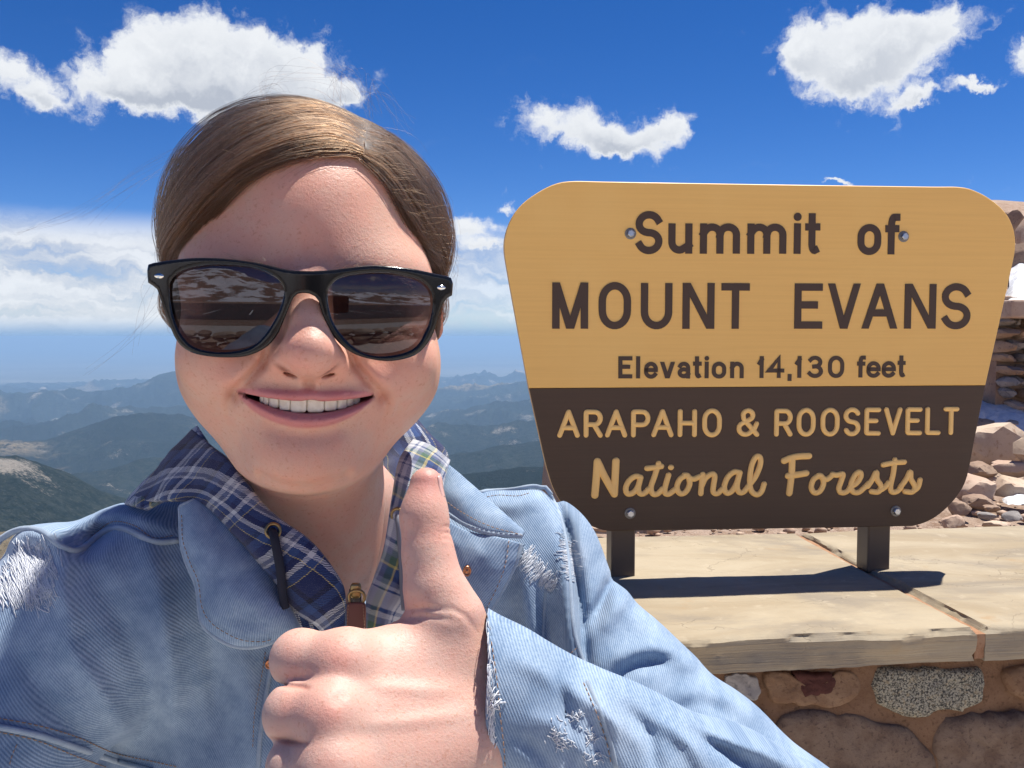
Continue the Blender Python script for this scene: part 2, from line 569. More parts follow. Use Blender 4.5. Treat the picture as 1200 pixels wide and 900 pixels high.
def cap_mat():
    m, g, b, o = material('buff_sandstone')
    co = objco(g)
    st = g.v('MULTIPLY', co, (1.0, 2.2, 1.0))
    n = g.noise(st, 2.6, 8, 0.6, 0.6)
    n2 = g.noise(co, 22, 8, 0.65)
    n3 = g.noise(g.v('MULTIPLY', co, (0.6, 0.6, 26.0)), 9, 6, 0.6)      # bedding on the broken edge
    c = g.mix(g.ss(n, 0.34, 0.68), (0.30, 0.24, 0.16), (0.375, 0.315, 0.225))
    c = g.mix(g.ss(g.noise(g.v('MULTIPLY', co, (0.8, 2.0, 1.0)), 2.4, 7, 0.62, 0.8), 0.46, 0.68, 0, 0.75), c, (0.215, 0.185, 0.148))
    c = g.mix(g.ss(n2, 0.56, 0.72, 0, 0.6), c, (0.42, 0.355, 0.26))
    c = g.mix(g.ss(g.noise(co, 6.5, 6, 0.6), 0.60, 0.76, 0, 0.7), c, (0.33, 0.215, 0.11))
    _, _, nz = g.sep(g.n('ShaderNodeNewGeometry').outputs['True Normal'])
    edge = g.ss(nz, 0.75, 0.25)
    c = g.mix(g.m('MULTIPLY', edge, g.ss(n3, 0.35, 0.6, 0.15, 0.6)), c, (0.33, 0.25, 0.16))
    ck = g.n('ShaderNodeTexVoronoi', feature='DISTANCE_TO_EDGE', ins={'Vector': g.v('ADD', g.v('MULTIPLY', co, (1.0, 2.4, 1.0)), g.v('SCALE', g.noise(co, 6, 4, 0.6, col=True), scale=0.35)), 'Scale': 3.2}).outputs['Distance']
    crack = g.m('MULTIPLY', g.ss(ck, 0.008, 0.001), g.ss(g.noise(co, 3.0, 3, 0.5), 0.50, 0.60))
    c = g.mix(g.m('MULTIPLY', crack, 0.35), c, (0.18, 0.14, 0.10))
    h = g.m('SUBTRACT', g.m('ADD', g.m('MULTIPLY', n2, 0.5), g.m('ADD', n, g.m('MULTIPLY', n3, 0.5))), g.m('MULTIPLY', crack, 0.5))
    setp(g, b, color=c, rough=0.9, normal=g.bump(h, 0.55, 0.008), spec=0.2)
    return m
M['cap'] = cap_mat()

def ground_mat():
    m, g, b, o = material('summit_gravel')
    co = objco(g)
    n = g.noise(co, 1.3, 8, 0.6); n2 = g.noise(co, 14, 8, 0.7); n3 = g.noise(co, 75, 5, 0.7)
    c = g.mix(g.ss(n, 0.35, 0.65), (0.36, 0.24, 0.17), (0.46, 0.35, 0.27))
    c = g.mix(g.ss(n2, 0.45, 0.62), c, (0.27, 0.17, 0.11))
    c = g.mix(g.ss(n3, 0.55, 0.7), c, (0.50, 0.40, 0.32))
    setp(g, b, color=c, rough=0.95, normal=g.bump(g.m('ADD', n2, g.m('MULTIPLY', n3, 0.6)), 0.9, 0.03))
    return m
M['gravel'] = ground_mat()

def pave_mat():
    m, g, b, o = material('pale_concrete')
    co = objco(g)
    n = g.noise(co, 0.8, 6, 0.55); n2 = g.noise(co, 25, 8, 0.7)
    c = g.mix(g.ss(n, 0.3, 0.7), (0.52, 0.475, 0.42), (0.60, 0.555, 0.495))
    c = g.mix(g.ss(n2, 0.5, 0.72, 0, 0.5), c, (0.36, 0.33, 0.29))
    setp(g, b, color=c, rough=0.95, normal=g.bump(n2, 0.4, 0.01))
    return m
M['pave'] = pave_mat()

def asphalt_mat():
    m, g, b, o = material('asphalt')
    co = objco(g)
    n = g.noise(co, 40, 6, 0.7)
    c = g.mix(n, (0.045, 0.045, 0.047), (0.085, 0.083, 0.08))
    setp(g, b, color=c, rough=0.95)
    return m
M['asphalt'] = asphalt_mat()

def snow_mat():
    m, g, b, o = material('old_snow')
    co = objco(g)
    n = g.noise(co, 3, 7, 0.6)
    c = g.mix(g.ss(n, 0.4, 0.75), (0.62, 0.64, 0.67), (0.46, 0.43, 0.40))
    setp(g, b, color=c, rough=0.7, normal=g.bump(g.noise(co, 10, 6, 0.6), 0.5, 0.05))
    return m
M['snow'] = snow_mat()

# ================================================================== frame of the wall and the sign
ZUP = np.array([0, 0, 1.0])
post_base = CAM + 2.15 * ray(1032, 672)
ZC = post_base[2]                                  # top of the capstones
on_cap = lambda u, v, dz=0.0: on_plane(u, v, (0, 0, ZC + dz), ZUP)
E0 = on_cap(819, 751.5); E1 = on_cap(1152, 738.5)
WX = (E1 - E0); WX[2] = 0; WX /= np.linalg.norm(WX)   # along the wall
WY = np.array([-WX[1], WX[0], 0.0])                   # into the wall (away from the viewer)
B0 = on_cap(950, 621.5)
wl = lambda p: (float(np.dot(p - E0, WX)), float(np.dot(p - E0, WY)))
DEPTH = wl(B0)[1]                                     # width of the coping
def wp(s, t, z=0.0):
    return E0 + s * WX + t * WY + np.array([0, 0, z])

# ================================================================== distant land
RIDGE = [  # distance (m), skyline as (photo column, row)
    (2600, [(-900, 640), (0, 628), (200, 640), (500, 640), (900, 640), (2000, 640)]),
    (3700, [(-900, 600), (0, 604), (120, 603), (300, 610), (500, 600), (640, 590), (2000, 590)]),
    (6200, [(-900, 500), (-100, 512), (0, 527), (15, 529), (60, 551), (110, 571), (150, 583), (260, 598), (500, 574), (640, 560), (2000, 560)]),
    (10500, [(-900, 520), (0, 540), (120, 545), (240, 540), (480, 540), (560, 528), (640, 520), (2000, 530)]),
    (15000, [(-900, 485), (-100, 490), (0, 497), (50, 501), (90, 496), (130, 492), (200, 494), (250, 501), (480, 512), (560, 500), (640, 492), (900, 490), (2000, 490)]),
    (21000, [(-900, 482), (0, 483), (200, 487), (480, 488), (540, 481), (600, 474), (640, 470), (2000, 478)]),
    (30000, [(-900, 455), (-100, 449), (0, 450), (40, 455), (80, 461), (110, 463), (150, 458), (185, 450), (215, 447), (260, 452), (480, 470), (560, 463), (640, 458), (2000, 460)]),
    (46000, [(-900, 446), (0, 447), (50, 445), (120, 446), (180, 447), (215, 444), (480, 444), (520, 446), (555, 440), (585, 443), (605, 438), (640, 443), (2000, 444)]),
]
def build_land():
    az = np.concatenate([np.radians(np.linspace(-110, -36, 40, endpoint=False)), np.radians(np.linspace(-36, 12, 900, endpoint=False)),
                         np.radians(np.linspace(12, 110, 70))])
    r = np.exp(np.linspace(math.log(1800), math.log(62000), 520))
    r = np.concatenate([np.exp(np.linspace(math.log(8), math.log(1790), 40)), r, np.exp(np.linspace(math.log(64000), math.log(190000), 24))])
    uu = 600 + F * np.tan(np.clip(az, -1.2, 1.2)) * 1.0
    keys_r = [8, 1000, 1500]; keys_z = [np.full(len(az), -5.0), np.full(len(az), -420.0), np.full(len(az), -600.0)]
    prev = None
    for dist, tab in RIDGE:
        tab = np.array(tab, float)
        v = np.interp(uu, tab[:, 0], tab[:, 1])
        el = (450 - v) / F - math.tan(PITCH)
        z = CAM[2] + dist * el / np.cos(np.clip(az, -1.1, 1.1)) ** 0
        if prev is not None:
            keys_r.append(math.sqrt(prev[0] * dist) * 1.0)
            keys_z.append(np.minimum(prev[1], z) - 0.022 * dist)
        keys_r.append(dist); keys_z.append(z); prev = (dist, z)
    keys_r += [56000, 62000, 200000]; keys_z += [np.full(len(az), -2620.0), np.full(len(az), -2650.0), np.full(len(az), -2650.0)]
    lk = np.log(keys_r); KZ = np.array(keys_z)
    lr = np.log(r)
    Z = np.empty((len(r), len(az)))
    j = np.clip(np.searchsorted(lk, lr) - 1, 0, len(lk) - 2)
    t = (lr - lk[j]) / (lk[j + 1] - lk[j]); t = np.clip(t, 0, 1); ts = t * t * (3 - 2 * t)
    Z = KZ[j] * (1 - ts[:, None]) + KZ[j + 1] * ts[:, None]
    R, A = np.meshgrid(r, az, indexing='ij')
    X = R * np.sin(A); Y = R * np.cos(A)
    amp = np.clip((60000 - R) / 12000, 0, 1)
    nz = fbm(np.stack([X / 2600, Y / 2600, 0 * X], -1), 7, 3, 0.52, ridge=True) - 0.42
    nf = fbm(np.stack([X / 420, Y / 420, 0 * X], -1), 4, 9, 0.5) - 0.5
    nb = fbm(np.stack([X / 9000, Y / 9000, 0 * X], -1), 3, 21, 0.5, ridge=True) - 0.45
    Z = Z + amp * (nz * 0.030 * np.minimum(R, 26000) + nf * 0.006 * np.minimum(R, 20000) + nb * 0.012 * np.minimum(R, 30000))
    V = np.stack([X, Y, Z], -1).reshape(-1, 3)
    n, k = len(r), len(az)
    i = np.arange(n - 1)[:, None] * k + np.arange(k - 1)[None]
    Q = np.stack([i, i + 1, i + k + 1, i + k], -1).reshape(-1, 4)[:, ::-1]
    m, g, b, o = material('forested_land')
    co = objco(g)
    geo = g.n('ShaderNodeNewGeometry')
    dist = g.v('LENGTH', co)
    big = g.noise(co, 0.00022, 6, 0.6)
    mid = g.noise(co, 0.0011, 7, 0.62)
    fin = g.noise(co, 0.011, 6, 0.7)
    tre = g.noise(co, 0.045, 4, 0.75)
    forest = g.mix(g.ss(fin, 0.4, 0.65), (0.010, 0.018, 0.014), (0.034, 0.042, 0.034))
    forest = g.mix(g.ss(tre, 0.50, 0.66, 0, 0.7), forest, (0.062, 0.066, 0.054))
    meadow = g.mix(g.ss(fin, 0.35, 0.65), (0.17, 0.13, 0.075), (0.24, 0.19, 0.12))
    gran = g.mix(fin, (0.24, 0.21, 0.17), (0.36, 0.32, 0.27))
    _, _, nzz = g.sep(geo.outputs['Normal'])
    bare = g.ss(g.m('ADD', mid, g.m('MULTIPLY', g.m('SUBTRACT', tre, 0.5), 0.35)), 0.60, 0.70)
    dk = g.ss(g.noise(co, 0.00030, 4, 0.55), 0.44, 0.60)  # broad dark forest patches, painted in place of cloud shadows
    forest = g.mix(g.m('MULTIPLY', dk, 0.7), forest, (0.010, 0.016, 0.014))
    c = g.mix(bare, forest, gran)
    c = g.mix(g.m('MULTIPLY', g.ss(big, 0.55, 0.63), g.ss(fin, 0.35, 0.55)), c, meadow)
    near = g.ss(dist, 4900, 4300)
    c = g.mix(near, c, g.mix(g.ss(tre, 0.62, 0.70), meadow, (0.03, 0.045, 0.025)))
    plain_c = g.mix(g.ss(g.noise(co, 0.0001, 5, 0.6), 0.4, 0.6), (0.14, 0.13, 0.09), (0.22, 0.20, 0.15))
    c = g.mix(g.ss(dist, 52000, 60000), c, plain_c)
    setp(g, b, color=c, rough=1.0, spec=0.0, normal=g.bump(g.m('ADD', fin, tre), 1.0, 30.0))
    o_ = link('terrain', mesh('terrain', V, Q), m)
    tag(o_, kind='structure')
build_land()

# haze: one closed box of even, thin, pale air
def build_haze():
    m = bpy.data.materials.new('haze_air'); m.use_nodes = True
    t = m.node_tree
    for nd in list(t.nodes): t.nodes.remove(nd)
    g = NT(t)
    out = g.n('ShaderNodeOutputMaterial')
    pv = g.n('ShaderNodeVolumePrincipled')
    pv.inputs['Color'].default_value = (0.44, 0.69, 1.0, 1)
    pv.inputs['Density'].default_value = 2.5e-5
    pv.inputs['Anisotropy'].default_value = 0.1
    t.links.new(pv.outputs[0], out.inputs['Volume'])
    L = 196000.0
    V, Fs = boxv((0, 0, (-2900 + 60) / 2), (L, 0, 0), (0, L, 0), (0, 0, (60 + 2900) / 2))
    o = link('haze', mesh('haze', V, Fs), m, smooth=False)
    tag(o, kind='stuff')
build_haze()

# ================================================================== summit ground
def near_h(x, y):
    """Height of the summit ground (upper terrace behind the wall, mound with ruin at the right)."""
    x = np.asarray(x, float); y = np.asarray(y, float)
    t = (x - E0[0]) * WY[0] + (y - E0[1]) * WY[1]
    s = (x - E0[0]) * WX[0] + (y - E0[1]) * WX[1]
    up = ZC - 0.035 + 0 * x
    lim = DEPTH + 0.30 + np.maximum(0, s - 0.55) * 7.0
    fall = np.maximum(0, t - lim)
    up = up - fall * 1.4 - np.maximum(0, -0.35 - s) * 1.5
    mound = np.clip((s - 0.95 - 0.10 * (t - 2.0)) / 1.0, 0, 3.5)
    rise = np.clip((t - 2.1) / 8.0, 0, 1.0)
    up = up + rise * np.clip(mound, 0, 2.2) ** 1.1 * 1.05 + 0.05 * np.clip(t - DEPTH, 0, 1) * np.clip(s, 0, 1)
    low = 0.0 - np.maximum(0, t - 1.5) * 0.9 * (s < -0.2)
    k = np.clip((t - DEPTH * 0.55) / 0.05, 0, 1) * (s > -0.75)
    z = np.where(k > 0.5, up, low)
    return z

def build_ground():
    xs = np.concatenate([np.linspace(-70, -6, 30, endpoint=False), np.linspace(-6, 6, 200, endpoint=False), np.linspace(6, 40, 40)])
    ys = np.concatenate([np.linspace(-90, 1.0, 60, endpoint=False), np.linspace(1.0, 8, 180, endpoint=False), np.linspace(8, 34, 50)])
    X, Y = np.meshgrid(xs, ys)
    Z = near_h(X, Y)
    n = fbm(np.stack([X * 2.2, Y * 2.2, 0 * X], -1), 5, 5)
    T = (X - E0[0]) * WY[0] + (Y - E0[1]) * WY[1]
    Z = Z + np.where(T > DEPTH * 0.6, (n - 0.5) * 0.10 * np.clip((T - DEPTH) / 0.6, 0.1, 1.5), 0) - 0.03
    k = len(xs)
    i = np.arange(len(ys) - 1)[:, None] * k + np.arange(k - 1)[None]
    Q = np.stack([i, i + 1, i + k + 1, i + k], -1).reshape(-1, 4)
    o = link('ground', mesh('ground', np.stack([X, Y, Z], -1).reshape(-1, 3), Q), M['gravel'])
    tag(o, kind='structure')
    # paved terrace the viewer stands on, and the road beyond it
    V = [(-9, -7.2, 0.0), (9, -7.2, 0.0), (9, 1.60, 0.0), (-9, 1.60, 0.0)]
    o = link('pavement', mesh('pavement', V, [(0, 1, 2, 3)]), M['pave'], smooth=False); tag(o, kind='structure')
    V = [(-60, -40, 0.0), (60, -40, 0.0), (60, -9.5, 0.0), (-60, -9.5, 0.0)]
    o = link('road', mesh('road', V, [(0, 1, 2, 3)]), M['asphalt'], smooth=False); tag(o, kind='structure')
    mb = MB()
    for j in range(14):
        x = -22 + j * 3.0
        mb.add([(x, -18, 0.006), (x + 0.12, -18, 0.006), (x + 0.12, -12.5, 0.006), (x, -12.5, 0.006)], [(0, 1, 2, 3)])
    o = mb.build('road_marking', plain('white_road_paint', (0.75, 0.75, 0.72), 0.8), smooth=False); tag(o, kind='structure')
build_ground()

# ================================================================== rocks
def rock_mesh(name, seed, size, flat=0.6, planes=14, sub=3, rough=0.05, low=0.2):
    r_ = np.random.default_rng(seed)
    bm = bmesh.new(); bmesh.ops.create_icosphere(bm, subdivisions=sub, radius=1.0)
    V = np.array([v.co[:] for v in bm.verts]); Fs = [tuple(v.index for v in f.verts) for f in bm.faces]; bm.free()
    N = r_.normal(size=(planes, 3)); N /= np.linalg.norm(N, axis=1)[:, None]
    D = r_.uniform(0.55, 0.95, planes)
    dots = V @ N.T
    rad = np.min(np.where(dots > 0.12, D / np.maximum(dots, 0.12), 9), axis=1)
    rad = np.minimum(rad, 1.15)
    n = fbm(V * 2.2 + seed, 4, seed) - 0.5
    P = V * (rad * (1 + rough * 3 * n))[:, None]
    P = P * np.array([size[0], size[1], size[2]])
    return mesh(name, P, Fs)

def rock(name, seed, loc, size, rot, mat, label, group=None, parent=None, sub=3, cat='rock', rough=0.05):
    me = rock_mesh(name, seed, size, sub=sub, rough=rough)
    me.materials.append(M[mat])
    me.polygons.foreach_set('use_smooth', np.ones(len(me.polygons), dtype=bool))
    if hasattr(me, 'set_sharp_from_angle'): me.set_sharp_from_angle(angle=math.radians(32))
    o = bpy.data.objects.new(name, me); COL.objects.link(o)
    o.location = loc; o.rotation_euler = rot
    if parent is not None:
        o.parent = parent
        if parent.type == 'EMPTY': o.matrix_parent_inverse = Matrix.Translation(parent.location).inverted()
    else:
        tag(o, label, cat, group)
    return o

def ground_hit(u, v):
    r = ray(u, v)
    t = np.linspace(1.2, 40, 4000)
    P = CAM + t[:, None] * r
    h = near_h(P[:, 0], P[:, 1])
    w = np.nonzero(P[:, 2] < h)[0]
    return P[w[0]] if len(w) else P[-1]
# ================================================================== stone wall with coping
def grid_slab(c4, th, nu, nv, nw, seed, mat, name, parent, edge=0.012, chip=0.012, topn=0.004):
    """Rough slab over a quadrilateral (world corners on its top, counter-clockwise from front-left)."""
    a, b, c, d = [np.asarray(q, float) for q in c4]
    bm = bmesh.new(); idx = {}
    def P(i, j, k):
        key = (i, j, k)
        if key not in idx:
            s, t = i / nu, j / nv
            p = (a * (1 - s) + b * s) * (1 - t) + (d * (1 - s) + c * s) * t
            p = p - np.array([0, 0, th * k / nw])
            idx[key] = bm.verts.new(p)
        return idx[key]
    for i in range(nu):
        for j in range(nv):
            bm.faces.new((P(i, j, 0), P(i + 1, j, 0), P(i + 1, j + 1, 0), P(i, j + 1, 0)))
            bm.faces.new((P(i, j + 1, nw), P(i + 1, j + 1, nw), P(i + 1, j, nw), P(i, j, nw)))
    for k in range(nw):
        for i in range(nu):
            bm.faces.new((P(i, 0, k + 1), P(i + 1, 0, k + 1), P(i + 1, 0, k), P(i, 0, k)))
            bm.faces.new((P(i, nv, k), P(i + 1, nv, k), P(i + 1, nv, k + 1), P(i, nv, k + 1)))
        for j in range(nv):
            bm.faces.new((P(0, j, k), P(0, j + 1, k), P(0, j + 1, k + 1), P(0, j, k + 1)))
            bm.faces.new((P(nu, j, k + 1), P(nu, j + 1, k + 1), P(nu, j + 1, k), P(nu, j, k)))
    ctr = (a + b + c + d) / 4 - np.array([0, 0, th / 2])
    keys = list(idx.keys()); vs = [idx[k] for k in keys]
    X = np.array([v.co[:] for v in vs])
    K = np.array(keys)
    side = (K[:, 0] == 0) | (K[:, 0] == nu) | (K[:, 1] == 0) | (K[:, 1] == nv)
    top = K[:, 2] == 0
    n1 = fbm(X * np.array([7, 7, 30]) + seed, 5, seed) - 0.5
    n2 = fbm(X * 26 + seed, 4, seed + 3) - 0.5
    n3 = fbm(X * np.array([1.6, 5, 1.0]) + seed, 5, seed + 7) - 0.5
    out = X - ctr; out[:, 2] = 0; out /= np.linalg.norm(out, axis=1)[:, None]
    # push side vertices along the face normal of the side they sit on
    nrm = np.zeros_like(X)
    fn_ = np.cross(b - a, ZUP); fn_ /= np.linalg.norm(fn_)
    bn_ = np.cross(d - c, ZUP); bn_ /= np.linalg.norm(bn_)
    ln_ = np.cross(a - d, ZUP); ln_ /= np.linalg.norm(ln_)
    rn_ = np.cross(c - b, ZUP); rn_ /= np.linalg.norm(rn_)
    nrm[K[:, 1] == 0] += fn_; nrm[K[:, 1] == nv] += bn_; nrm[K[:, 0] == 0] += ln_; nrm[K[:, 0] == nu] += rn_
    X = X + nrm * (n1 * chip * 2 + n2 * chip * 0.8)[:, None] * np.where(side, 1, 0)[:, None]
    X[:, 2] += np.where(top, n3 * topn * 2 + n2 * topn * 0.7, 0)
    er = side & top
    chipd = np.clip(fbm(X * 9 + 5 + seed, 4, seed + 11) - 0.47, 0, 1) * 0.10
    X[er] -= nrm[er] * (edge * 0.5 + chipd[er])[:, None]
    X[er, 2] -= edge * 0.35 + np.clip(n2[er], 0, 1) * 0.012
    for v, x in zip(vs, X): v.co = x
    bmesh.ops.recalc_face_normals(bm, faces=bm.faces)
    me = bpy.data.meshes.new(name); bm.to_mesh(me); bm.free()
    o = link(name, me, mat, parent)
    if hasattr(me, 'set_sharp_from_angle'): me.set_sharp_from_angle(angle=math.radians(40))
    return o

wall = empty('stone_wall', wp(0.4, 0.3, -ZC), 'low stone retaining wall with broad buff flagstone coping under the brown sign', 'wall')
TH = 0.062
j0 = on_cap(935, 624); j1 = on_cap(1152, 738.5)
gap = 0.008
LEFT = -0.62
c1 = [wp(LEFT, 0.0), j1 - gap * WX, j0 - gap * WX, wp(LEFT, DEPTH)]
c2 = [j1 + gap * WX + 0.004 * WY, wp(wl(j1)[0] + 1.15, -0.004), wp(wl(j1)[0] + 1.0, DEPTH + 0.01), j0 + gap * WX]
grid_slab(c1, TH, 120, 60, 6, 3, M['cap'], 'capstone', wall)
grid_slab(c2, TH, 90, 60, 6, 8, M['cap'], 'capstone', wall)
# mortar joint between the two slabs
mj = MB()
V, Fs = boxv((j0 + j1) / 2 - np.array([0, 0, 0.034]), (j1 - j0) / 2 * 0.985, WX * (gap + 0.004), (0, 0, 0.024)); mj.add(V, Fs)
mj.build('mortar_joint', M['joint'], wall, smooth=False)
# core of the wall: mortar face, slightly uneven, set back under the coping
def wall_core():
    nu, nv = 90, 40
    s = np.linspace(LEFT + 0.03, 2.4, nu); z = np.linspace(-TH + 0.004, -ZC - 0.05, nv)
    Sg, Zg = np.meshgrid(s, z)
    n = fbm(np.stack([Sg * 9, Zg * 9, 0 * Sg], -1), 4, 5) - 0.5
    front = np.stack([E0[0] + Sg * WX[0] + (0.05 + n * 0.02) * WY[0], E0[1] + Sg * WX[1] + (0.05 + n * 0.02) * WY[1], E0[2] + Zg], -1).reshape(-1, 3)
    i = np.arange(nv - 1)[:, None] * nu + np.arange(nu - 1)[None]
    Q = np.stack([i, i + nu, i + nu + 1, i + 1], -1).reshape(-1, 4)
    mb = MB(); mb.add(front, [tuple(q) for q in Q])
    V, Fs = boxv((wp(LEFT + 0.05, 0.4) + wp(2.4, 0.4)) / 2 + np.array([0, 0, (-TH - ZC) / 2]), WX * (2.4 - LEFT - 0.05) / 2, WY * 0.32, (0, 0, (ZC - TH) / 2 - 0.004))
    mb.add(V, Fs)
    mb.build('mortar_bed', M['mortar'], wall)
wall_core()
WF = E0 + 0.05 * WY
def wall_uv(u, v):
    p = on_plane(u, v, WF, WY)
    q = p - E0
    return float(np.dot(q, WX)), float(q[2])

def wall_stone(poly, mat, seed, proud=0.018, inset=0.006):
    """Stone from its outline on the wall face (photo pixels), pillow-faced with a broken edge."""
    P2 = np.array([wall_uv(u, v) for u, v in poly])
    o = catmull(P2, 48, closed=True)
    c = o.mean(0)
    o = o + (fbm(np.stack([o[:, 0] * 40, o[:, 1] * 40, 0 * o[:, 0] + seed], -1), 3, seed)[:, None] - 0.5) * 0.022 * (o - c) / np.linalg.norm(o - c, axis=1)[:, None] 
    proud *= 0.6
    rings = [(1.0, 0.03), (1.0, -0.002), (0.975, -0.006), (0.92, -proud * 0.8), (0.75, -proud), (0.5, -proud), (0.25, -proud)]
    V = []; Fs = []
    n = len(o)
    for f, t in rings:
        for k, q in enumerate(o):
            p = c + (q - c) * f
            nn = (fbm(np.array([[p[0] * 22, p[1] * 22, seed]]), 4, seed)[0] - 0.5) * (0.022 if f < 0.95 else 0.008)
            V.append(WF + p[0] * WX + (t + nn) * WY + np.array([0, 0, p[1]]))
    V.append(WF + c[0] * WX - proud * WY + np.array([0, 0, c[1]]))
    for a in range(len(rings) - 1):
        for k in range(n):
            k2 = (k + 1) % n
            Fs.append((a * n + k, a * n + k2, (a + 1) * n + k2, (a + 1) * n + k))
    a = len(rings) - 1
    for k in range(n):
        Fs.append((a * n + k, a * n + (k + 1) % n, len(V) - 1))
    me = mesh('stone', V, Fs)
    bm = bmesh.new(); bm.from_mesh(me); bmesh.ops.recalc_face_normals(bm, faces=bm.faces); bm.to_mesh(me); bm.free()
    link('stone', me, mat, wall)

wall_stone([(1029, 783), (1075, 783), (1120, 781), (1147, 783), (1148, 808), (1138, 828), (1108, 832), (1060, 838), (1040, 832), (1027, 818)], M['speckle'], 1, 0.03)
wall_stone([(928, 788), (950, 787), (972, 790), (972, 806), (955, 813), (934, 809)], M['stone_red'], 2, 0.022)
wall_stone([(894, 789), (925, 788), (930, 812), (958, 817), (976, 806), (978, 786), (1004, 790), (1002, 816), (975, 826), (930, 824), (902, 818)], M['stone_a'], 3, 0.014)
wall_stone([(850, 790), (880, 790), (891, 796), (890, 812), (872, 820), (850, 812)], M['rock_grey'], 4, 0.016)
wall_stone([(915, 838), (960, 832), (1020, 842), (1058, 852), (1088, 880), (1098, 930), (1060, 960), (980, 950), (930, 910), (908, 870)], M['stone_b'], 5, 0.02)
wall_stone([(1098, 846), (1130, 836), (1180, 834), (1240, 838), (1262, 880), (1240, 950), (1170, 960), (1110, 930), (1094, 880)], M['stone_b'], 6, 0.024)
wall_stone([(1176, 786), (1200, 780), (1250, 778), (1290, 790), (1280, 815), (1220, 822), (1182, 812)], M['stone_a'], 7, 0.02)
wall_stone([(840, 850), (880, 830), (905, 850), (910, 900), (880, 940), (840, 920)], M['stone_a'], 9, 0.02)
wall_stone([(700, 800), (780, 792), (835, 800), (838, 850), (760, 870), (705, 850)], M['stone_b'], 10, 0.02)
wall_stone([(1270, 835), (1340, 832), (1360, 900), (1300, 930), (1272, 890)], M['stone_a'], 12, 0.02)

# ================================================================== sign
SA = CAM + 2.07 * ray(731, 450); SB = CAM + 2.14 * ray(1032, 450)
SX = SB - SA; SX[2] = 0; SX /= np.linalg.norm(SX)
SN = np.cross(SX, ZUP); SN /= np.linalg.norm(SN)       # towards the viewer
if np.dot(SN, CAM - SA) < 0: SN = -SN
def s2(u, v):
    p = on_plane(u, v, SA, SN); q = p - SA
    return np.array([float(np.dot(q, SX)), float(q[2])])
def s3(q, h=0.0):
    return SA + q[0] * SX + np.array([0, 0, q[1]]) + h * SN
PXM = np.linalg.norm(s2(901, 400) - s2(900, 400))       # metres per photo pixel on the sign

def sign_mat(name, base, dark, light, grain):
    m, g, b, o = material(name)
    co = objco(g)
    r = g.n('ShaderNodeVectorRotate', rotation_type='Z_AXIS', ins={'Vector': co, 'Angle': -math.atan2(SX[1], SX[0])}).outputs[0]
    n = g.noise(g.v('MULTIPLY', r, (0.8, 1.0, 46.0)), 3.5, 7, 0.65)
    n2 = g.noise(r, 3.0, 6, 0.6)
    n3 = g.noise(g.v('MULTIPLY', r, (9.0, 1.0, 1.0)), 7, 5, 0.6)
    c = g.mix(g.ss(n, 0.35, 0.68, 0, grain), base, dark)
    c = g.mix(g.ss(n2, 0.45, 0.75, 0, 0.55), c, light)
    c = g.mix(g.ss(n3, 0.60, 0.76, 0, 0.16), c, dark)
    setp(g, b, color=c, rough=g.ss(n2, 0.3, 0.7, 0.42, 0.58), normal=g.bump(n, 0.16, 0.0012), spec=0.4)
    return m
YEL = sign_mat('sign_yellow_paint', (0.92, 0.535, 0.155), (0.85, 0.48, 0.135), (0.94, 0.575, 0.185), 0.6)
BRN = sign_mat('sign_brown_paint', (0.078, 0.044, 0.025), (0.065, 0.036, 0.021), (0.092, 0.054, 0.032), 0.7)
M['post'] = plain('brown_steel', (0.085, 0.060, 0.047), 0.42)
M['edge'] = plain('sign_edge', (0.55, 0.36, 0.18), 0.7)

cap_mid = on_cap(885, 668)
sign = empty('summit_sign', cap_mid, 'yellow and brown routed wooden summit sign on two brown steel posts', 'sign')
out_top = [(620, 455), (607, 385), (594.5, 316), (591, 290), (593.5, 271), (601, 253), (612, 239), (628, 227), (648, 216.5), (670, 212.3), (720, 213), (900, 216), (1080, 218.6), (1126, 219.3), (1147, 225.5), (1163, 235), (1176, 246.5), (1184, 258), (1189, 273), (1190, 290), (1187, 308), (1172, 376), (1155, 451.6)]
out_bot = [(1155, 451.6), (1143, 512), (1134, 557), (1125, 577), (1111, 594), (1094, 607.5), (1074, 615.6), (1050, 617), (900, 619.6), (740, 622), (712, 622), (692, 616), (675, 605), (659, 590.5), (649, 573), (643, 555), (638, 536), (620, 455)]
def panel(name, outl, mat, th=0.022, bev=0.0016, shift=0.0):
    P = np.array([s2(u, v) for u, v in catmull(np.array(outl, float), 150)])
    if outl is out_top: P[0, 1] += shift; P[-1, 1] += shift
    # densify the rounded corners
    c = P.mean(0)
    n = len(P)
    ins = []
    for i in range(n):
        a, b, d = P[i - 1], P[i], P[(i + 1) % n]
        e1 = b - a; e2 = d - b
        e1 = e1 / np.linalg.norm(e1); e2 = e2 / np.linalg.norm(e2)
        nn = np.array([-(e1[1] + e2[1]), e1[0] + e2[0]]); nn /= np.linalg.norm(nn)
        if np.dot(nn, c - b) < 0: nn = -nn
        ins.append(b + nn * bev)
    V = [s3(q, 0) for q in ins] + [s3(q, -bev) for q in P] + [s3(q, -th) for q in P]
    Fs = [tuple(range(n))[::-1]]
    for i in range(n):
        j = (i + 1) % n
        Fs += [(i, j, n + j, n + i), (n + i, n + j, 2 * n + j, 2 * n + i)]
    Fs.append(tuple(range(2 * n, 3 * n)))
    me = mesh(name, V, Fs)
    bm = bmesh.new(); bm.from_mesh(me); bmesh.ops.recalc_face_normals(bm, faces=bm.faces); bm.to_mesh(me); bm.free()
    me.materials.append(mat); me.materials.append(M['edge'])
    for p in me.polygons:
        if len(p.vertices) == 4 and abs(np.dot(np.array(p.normal[:]), SN)) < 0.2: p.material_index = 1
    return link(name, me, None, sign, smooth=False)
